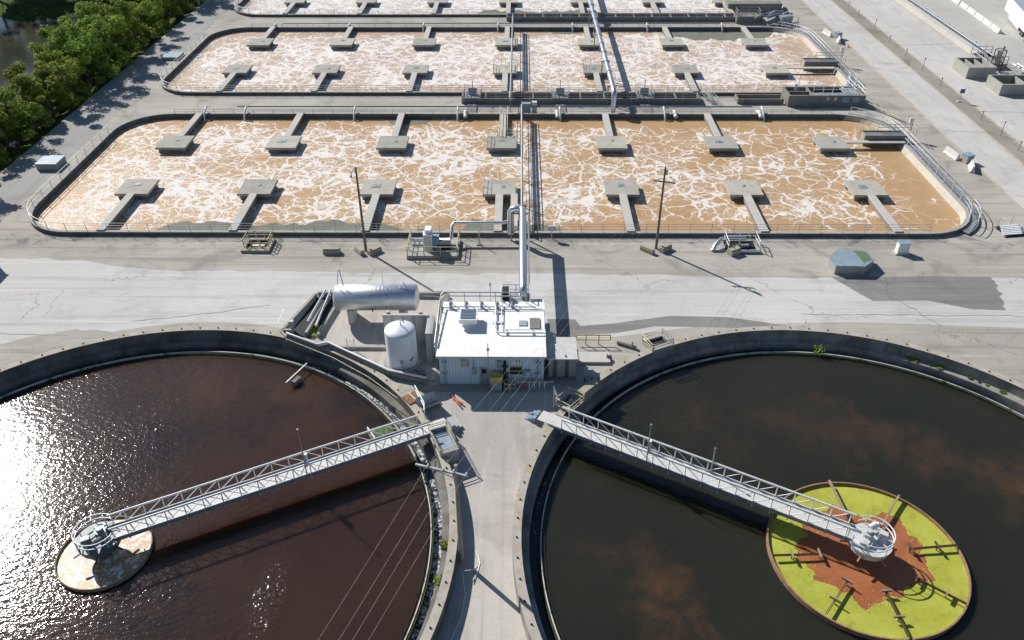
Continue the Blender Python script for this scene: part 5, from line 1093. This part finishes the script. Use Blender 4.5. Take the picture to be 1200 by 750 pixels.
for k in range(7):
    x = 51 + k * .9; y = 177 + random.uniform(0, 3); m = MB(); m.path([(x - 1.5, y - .6, .6 + random.random()), (x, y, 1.2 + random.random()), (x + 1.8, y + .8, .8 + random.random())], random.uniform(.15, .4), 10); part('pipe', m, random.choice(['galv_d', 'mech', 'pipe_b']), o)
for k in range(4): x = 55 + k * .7; m = MB(); m.obox(x, 176.5 + k * .3, .3, .6, 1.4, 0, 1.9); part('pump', m, 'mech', o)
m = MB(); m.tube((52.5, 176.5, .5), (56.8, 178.5, 1.9), .5, 12); part('drum', m, 'pipe_b', o); fence_box(46.2, 51, 177.7, 180.7, 1.5, 1.1, 'galv_d', o, posts=3)
m = MB(); m.tube((58.0, 174.6, 0), (58.0, 174.6, 2.2), .14, 8); solo('bollard', m, 'cream', 'pale post standing at the walkway end of the middle basin', 'post', (58, 174.6, 0))
m = MB(); m.box(46, 58, 187, 190, 0, 1.7); solo('weir_housing', m, 'conc_d', 'brown concrete box at the right of the farthest basin', 'box', (52, 188, 0))
# jersey barriers
def jersey(cx, cy, a, L, label, group='concrete road barriers'):
    o = thing('road_barrier', label, 'barrier', (cx, cy, 0), group)
    pr = [(-.4, 0), (.4, 0), (.4, .1), (.2, .35), (.11, .95), (-.11, .95), (-.2, .35), (-.4, .1)]; ux, uy = cos(a), sin(a)
    v = [(cx + ux * s * L / 2 - uy * w, cy + uy * s * L / 2 + ux * w, z) for s in (-1, 1) for w, z in pr]; n = len(pr)
    m = MB(); m.add(v, [tuple(range(n - 1, -1, -1)), tuple(range(n, 2 * n))] + [(i, (i + 1) % n, n + (i + 1) % n, n + i) for i in range(n)]); part('body', m, 'barrier', o)
    m = MB()
    for s in (-.3, .3): m.obox(cx + ux * s * L, cy + uy * s * L, a, .35, .84, .0, .06)
    part('lift_slot', m, 'dark', o)
M_['barrier'] = concrete('barrier_concrete', (.62, .60, .55), (.68, .66, .61), (.42, .40, .36), .5)
jersey(62.95, 110.6, R(100), 3.0, 'far concrete barrier behind the blue box by the nearest basin'); jersey(63.9, 106.2, R(70), 2.6, 'near concrete barrier in front of the blue box by the nearest basin')
jersey(62.95, 169.8, R(100), 3.2, 'far concrete barrier behind the blue box by the middle basin'); jersey(63.8, 165.0, R(75), 2.8, 'near concrete barrier before the blue box by the middle basin')
def bluebox(x, y, l):
    o = thing('junction_cabinet', l, 'box', (x, y, 0)); m = MB(); m.obox(x, y, .3, 1.1, 1.1, -.02, 1.15); part('body', m, 'conc', o); m = MB(); m.obox(x, y, .3, 1.25, 1.25, 1.154, 1.28); part('lid', m, 'blue', o)
bluebox(64.2, 108.5, 'blue topped box between two barriers near the nearest basin'); bluebox(64.2, 167.2, 'blue topped box between two barriers near the middle basin')
m = MB(); m.lathe([(.28, 0), (.28, .05), (.16, .06), (.04, .6), (.01, .6)], 64.6, 161.6, 12); solo('traffic_cone', m, 'orange', 'tiny orange traffic cone by the barriers of the middle basin', 'cone', (64.6, 161.6, 0))
A_, B_ = Vector((99.0, 197.2)), Vector((97.9, 168.3))
jl = [(100.2, 199.0), (100.0, 194.6), (99.8, 190.0), (99.5, 185.6), (99.2, 181.2), (98.9, 176.9), (98.6, 172.6)]
for k, (x, y) in enumerate(jl): jersey(x, y, R(86), 4.1, 'white concrete barrier in the lot beside the trailer, %s from the trailer end' % ORD[len(jl) - 1 - k], 'barriers beside the trailer')
m = MB(); random.seed(8)
for k in range(16): m.obox(101 + k * .45, 165.8 + random.uniform(-.8, .8) - k * .05, random.uniform(0, 3), random.uniform(.4, .9), random.uniform(.3, .7), 0, random.uniform(.15, .4))
o = struct('rubble', m, 'conc_d', 'stuff')
# posts in the median
for k, y in enumerate([196, 189.5, 183, 173, 164.5, 156, 148, 140, 124.5, 118, 112.5]):
    h = 1.3 + (k % 3 == 0) * .9; o = thing('road_post', 'slim leaning marker post in the dirt median, %s from the far end' % (ORD[k] if k < 10 else 'eleventh'), 'post', (73.6, y, 0), 'marker posts in the median')
    m = MB(); m.tube((73.6, y, -.05), (73.7, y + .1, h), .05, 6); part('post', m, 'beam', o); m = MB(); m.box(73.62, 73.78, y + .05, y + .12, h - .15, h + .12); part('reflector', m, 'dark', o)
o = thing('road_sign', 'small blue sign on a short post in the median', 'sign', (73.5, 132.3, 0)); m = MB(); m.tube((73.5, 132.3, 0), (73.5, 132.3, 1.9), .05, 6); part('post', m, 'galv', o); m = MB(); m.box(73.15, 73.95, 132.2, 132.24, 1.5, 2.2); part('panel', m, 'sign', o); m = MB(); m.obox(73.5, 132.3, 0, .6, .5, -.02, .15); part('foot', m, 'conc_l', o)
# low wall with pipes, sumps, tower
o = thing('barrier_wall', 'long pale concrete wall with silver pipe on top beside the lot', 'wall', (88, 170, 0))
m = MB(); m.box(86.9, 88.1, 156, 250, -.1, .85); part('wall', m, 'conc_l', o)
m = MB(); m.tube((88.5, 150, 1.15), (88.5, 250, 1.15), .16, 10); part('pipe', m, 'alu', o); m = MB(); m.tube((88.9, 150, .75), (88.9, 250, .75), .13, 8); part('lower_pipe', m, 'pipe_b', o)
railing([(89.6, 156), (89.6, 240)], .0, 'thin rail along the pipe wall at the lot edge', 'galv', 1.1, (1.1,), 6, .04)
def sump(x0, x1, y0, y1, h, label, cells):
    o = thing('sump', label, 'concrete box', (x0, y0, 0)); t = .3; m = MB(); m.box(x0, x1, y0, y0 + t, -.1, h); m.box(x0, x1, y1 - t, y1, -.1, h); m.box(x0, x0 + t, y0 + t, y1 - t, -.1, h); m.box(x1 - t, x1, y0 + t, y1 - t, -.1, h)
    for k in range(1, cells): x = x0 + (x1 - x0) * k / cells; m.box(x - .12, x + .12, y0 + t, y1 - t, -.1, h - .15)
    part('wall', m, 'conc', o); m = MB(); m.box(x0 + t, x1 - t, y0 + t, y1 - t, .02, .2); part('floor', m, 'dark', o); return o
sump(79.6, 84.6, 143.6, 149.2, 2.0, 'open divided concrete sump beside the steel tower', 3); sump(81.5, 90.5, 135.2, 140.2, 1.9, 'open concrete sump at the right photo edge below the tower', 2)
s3 = sump(85.2, 89.2, 148.6, 155.0, 1.0, 'railed valve sump at the end of the pale pipe wall', 3); fence_box(85.3, 89.1, 148.7, 154.8, 1.0, 1.3, 'galv', s3, posts=3)
o = thing('tower', 'small rusty steel lattice tower beside the concrete sumps', 'tower', (86.6, 147.6, 0))
m = MB()
TX, TY, TH = 86.6, 147.6, 3.9
for sx in (-.7, .7):
    for sy in (-.6, .6): m.beam((TX + sx, TY + sy, 0), (TX + sx, TY + sy, TH), .12, .12)
for z in (1.3, 2.6, TH):
    for sy in (-.6, .6): m.beam((TX - .7, TY + sy, z), (TX + .7, TY + sy, z), .09, .09)
    for sx in (-.7, .7): m.beam((TX + sx, TY - .6, z), (TX + sx, TY + .6, z), .09, .09)
for k in range(3): m.beam((TX - .7, TY - .6, 1.3 * k), (TX + .7, TY - .6, 1.3 * k + 1.25), .06, .06)
part('frame', m, 'rust_dark', o); m = MB(); m.tube((TX, TY, .5), (TX, TY, 3.6), .22, 10); part('screw_pipe', m, 'galv', o); m = MB(); m.tube((TX + .2, TY, TH), (TX + .4, TY, TH + .6), .22, 10); part('motor', m, 'galv_d', o)
o = thing('pipe_gallery', 'bundle of silver and yellow pipes right of the steel tower', 'pipes', (90, 143, 0))
for k, (dx, z, mt) in enumerate(((0, 1.4, 'rail_w'), (.7, 1.5, 'rail_w'), (1.5, 1.2, 'yellow'), (2.3, 1.1, 'galv_d'), (3.1, 1.5, 'rail_w'))):
    m = MB(); m.tube((89.4 + dx, 147.2 - dx * .2, z), (91.2 + dx, 133 - dx * .2, z), .15, 8); part('pipe', m, mt, o)
for y in (144, 140, 136): m = MB(); m.beam((89.5, y, .9), (93.6, y, .9), .2, .2); m.beam((89.7, y, 0), (89.7, y, .9), .2, .2); m.beam((93.4, y, 0), (93.4, y, .9), .2, .2); part('stand', m, 'galv_d', o)
# trailer
o = thing('box_trailer', 'white box trailer parked in the lot at the top right', 'trailer', (107, 178, 0)); A = Vector((105.9, 184.6)); B = Vector((101.5, 167.6)); d = (B - A).normalized(); n = Vector((-d.y, d.x)); a = atan2(d.y, d.x); Lg = (B - A).length
P = lambda s, w: (A.x + d.x * s + n.x * w, A.y + d.y * s + n.y * w)
m = MB(); m.prism([P(0, 0), P(Lg, 0), P(Lg, 2.6), P(0, 2.6)], 1.15, 4.0); part('body', m, 'white', o)
m = MB(); m.prism([P(.03, .03), P(Lg - .03, .03), P(Lg - .03, 2.57), P(.03, 2.57)], 4.004, 4.05); part('roof', m, 'trailer_roof', o)
m = MB(); m.prism([P(4.5, .02), P(Lg - 4.2, .02), P(Lg - 4.2, .08), P(4.5, .08)], .5, 1.1); part('side_skirt', m, 'white', o)
for s in (Lg - 1.2, Lg - 2.5):
    for w in (.3, 2.3):
        m = MB(); p = P(s, w - .15); q = P(s, w + .15); m.tube((*p, .5), (*q, .5), .5, 18); wh = part('wheel', m, 'black', o); m = MB(); m.tube((*P(s, w - .17), .5), (*P(s, w + .17), .5), .22, 12); part('rim', m, 'galv', wh)
for w in (.5, 2.1): m = MB(); m.beam((*P(3.2, w), .05), (*P(3.2, w), 1.14), .16, .16); part('landing_leg', m, 'dark', o)
m = MB()
for k, (s, z, l) in enumerate(((4.6, 3.1, .9), (4.35, 2.8, 1.1), (4.7, 2.5, .8), (4.4, 2.25, .5))): m.prism([P(s, -.012), P(s + l, -.012), P(s + l, -.003), P(s, -.003)], z, z + .12)
part('logo', m, 'trailer_logo' if 'trailer_logo' in M_ else 'mech', o)
# building out of frame on the left that throws the two shadows at the photo edge
o = thing('side_building', 'grey block building standing just beyond the left photo edge', 'building', (-72, 84, 0))
m = MB(); m.box(-73, -65.4, 66, 84.4, 0, 6.8); part('wall', m, 'conc', o); m = MB(); m.box(-73.1, -65.3, 65.9, 84.5, 6.803, 7.0); part('roof', m, 'roof_g', o)
m = MB(); m.box(-73, -68.6, 84.8, 88.9, 0, 6.9); part('annex', m, 'conc', o)

# ------------------------------------------------------------------ trees
def tree_mesh(seed, h, rx, leafn, clumps, ls=.42):
    rnd = random.Random(seed); m = MB(); br = MB()
    base = Vector((0, 0, -.5)); br.path([(0, 0, -.5), (rnd.uniform(-.3, .3), rnd.uniform(-.3, .3), h * .3), (rnd.uniform(-.5, .5), rnd.uniform(-.5, .5), h * .6)], .24, 8, .12)
    for c in range(clumps):
        a = rnd.uniform(0, 6.28); u = rnd.random(); z = h * (.16 + .84 * u); w = math.sin(pi * min(1, .12 + .80 * (1 - abs(u - .45) * 1.25))) ; w = max(.25, w)
        rr = rx * w * (.45 + .55 * rnd.random() ** .5); cx, cy = rr * cos(a), rr * sin(a); cr = rnd.uniform(.7, 1.35) * rx / 3.6
        if c % 3 == 0: br.path([(0, 0, max(.5, z * .45)), (cx * .5, cy * .5, z * .78), (cx * .95, cy * .95, z)], .09, 5, .03)
        for k in range(leafn):
            v = Vector((rnd.gauss(0, 1), rnd.gauss(0, 1), rnd.gauss(0, .8))); v = v.normalized() * (rnd.random() ** .45) * cr; v.z *= .75
            p = Vector((cx, cy, z)) + v; nn = (v.normalized() + Vector((rnd.uniform(-.8, .8), rnd.uniform(-.8, .8), rnd.uniform(0, 1.2)))).normalized()
            s = ls * rnd.uniform(.5, 1.1); x = nn.orthogonal().normalized(); x = (x * cos(rnd.random() * 6)) + nn.cross(x) * sin(rnd.random() * 6); y = nn.cross(x).normalized(); x = x.normalized()
            m.add([p - x * s * .5, p - y * s * .32, p + x * s * .5, p + y * s * .32], [(0, 1, 2, 3)])
    return m, br
protos = []
for i, (h, rx) in enumerate(((10.5, 4.4), (9, 3.8), (12, 4.6), (7, 3.2), (5, 2.8))):
    cm, tm = tree_mesh(100 + i, h, rx, 210 if h > 6 else 150, 46 if h > 6 else 32, .5); protos.append((mesh('crown', cm, 'leaf' if i % 2 == 0 else 'leaf2', (0, 0, 0)), mesh('trunk', tm, 'bark', (0, 0, 0))))
TR_ = [(-76.5, 99.5, 1, 1.0), (-79.5, 104, 0, 1.05), (-77.5, 109, 3, 1.1), (-83.5, 108, 2, 1.05), (-78, 115, 0, 1.0), (-84, 117, 2, 1.1), (-76, 120.5, 4, 1.1), (-81, 123, 1, 1.0), (-88, 122, 2, 1.1),
       (-77.5, 128, 3, 1.1), (-83, 131, 0, .9), (-77, 135.5, 1, .95), (-82, 139, 3, 1.1), (-77.5, 143, 0, .9), (-83, 146, 1, 1.0), (-78, 150.5, 1, 1.05), (-84, 153, 0, .95), (-78.5, 158, 0, .95), (-83.5, 161, 3, 1.2),
       (-78, 166, 1, 1.0), (-83, 170, 3, 1.1), (-78, 174, 0, .9), (-82, 179, 1, .9), (-78, 183, 3, 1.2), (-79, 191, 1, 1.0), (-77.5, 199, 0, 1.0), (-80, 207, 2, .9), (-86, 203, 4, 1.2), (-93, 207, 4, 1.1), (-79, 94, 2, 1.0), (-85, 98, 1, 1.1), (-90, 110, 0, 1.1),
       (-98, 214, 2, 1.3), (-106, 214, 0, 1.4), (-114, 215, 2, 1.4), (-123, 214, 0, 1.5), (-131, 210, 2, 1.4), (-103, 224, 2, 1.5), (-118, 226, 2, 1.5), (-91, 218, 0, 1.3), (-138, 203, 0, 1.4)]
lk = ['tall dense dark green', 'rounded mid green', 'broad tall loose', 'short bushy light', 'low spreading']
for i, (x, y, k, s) in enumerate(TR_):
    s *= random.uniform(.82, 1.2) * (.88 if y < 116 and x > -80 else 1); z = bz(x, y) - .1
    where = 'on the river bank' if x > -95 else 'beyond the pond'
    near = 'the left basin end' if y < 126 else ('the middle basin' if y < 175 else 'the farthest basin')
    lab = '%s tree %s, %s of the river trees' % (lk[k], where, str(i + 1) + ('st' if (i + 1) % 10 == 1 and i != 10 else 'nd' if (i + 1) % 10 == 2 and i != 11 else 'rd' if (i + 1) % 10 == 3 and i != 12 else 'th'))
    o = thing('tree', lab, 'tree', (x, y, z), 'trees along the river'); o.scale = (s, s, s); o.rotation_euler = (0, 0, random.uniform(0, 6.28))
    for nm, me in (('crown', protos[k][0]), ('trunk', protos[k][1])):
        c = bpy.data.objects.new(nm, me); C.objects.link(c); c.parent = o
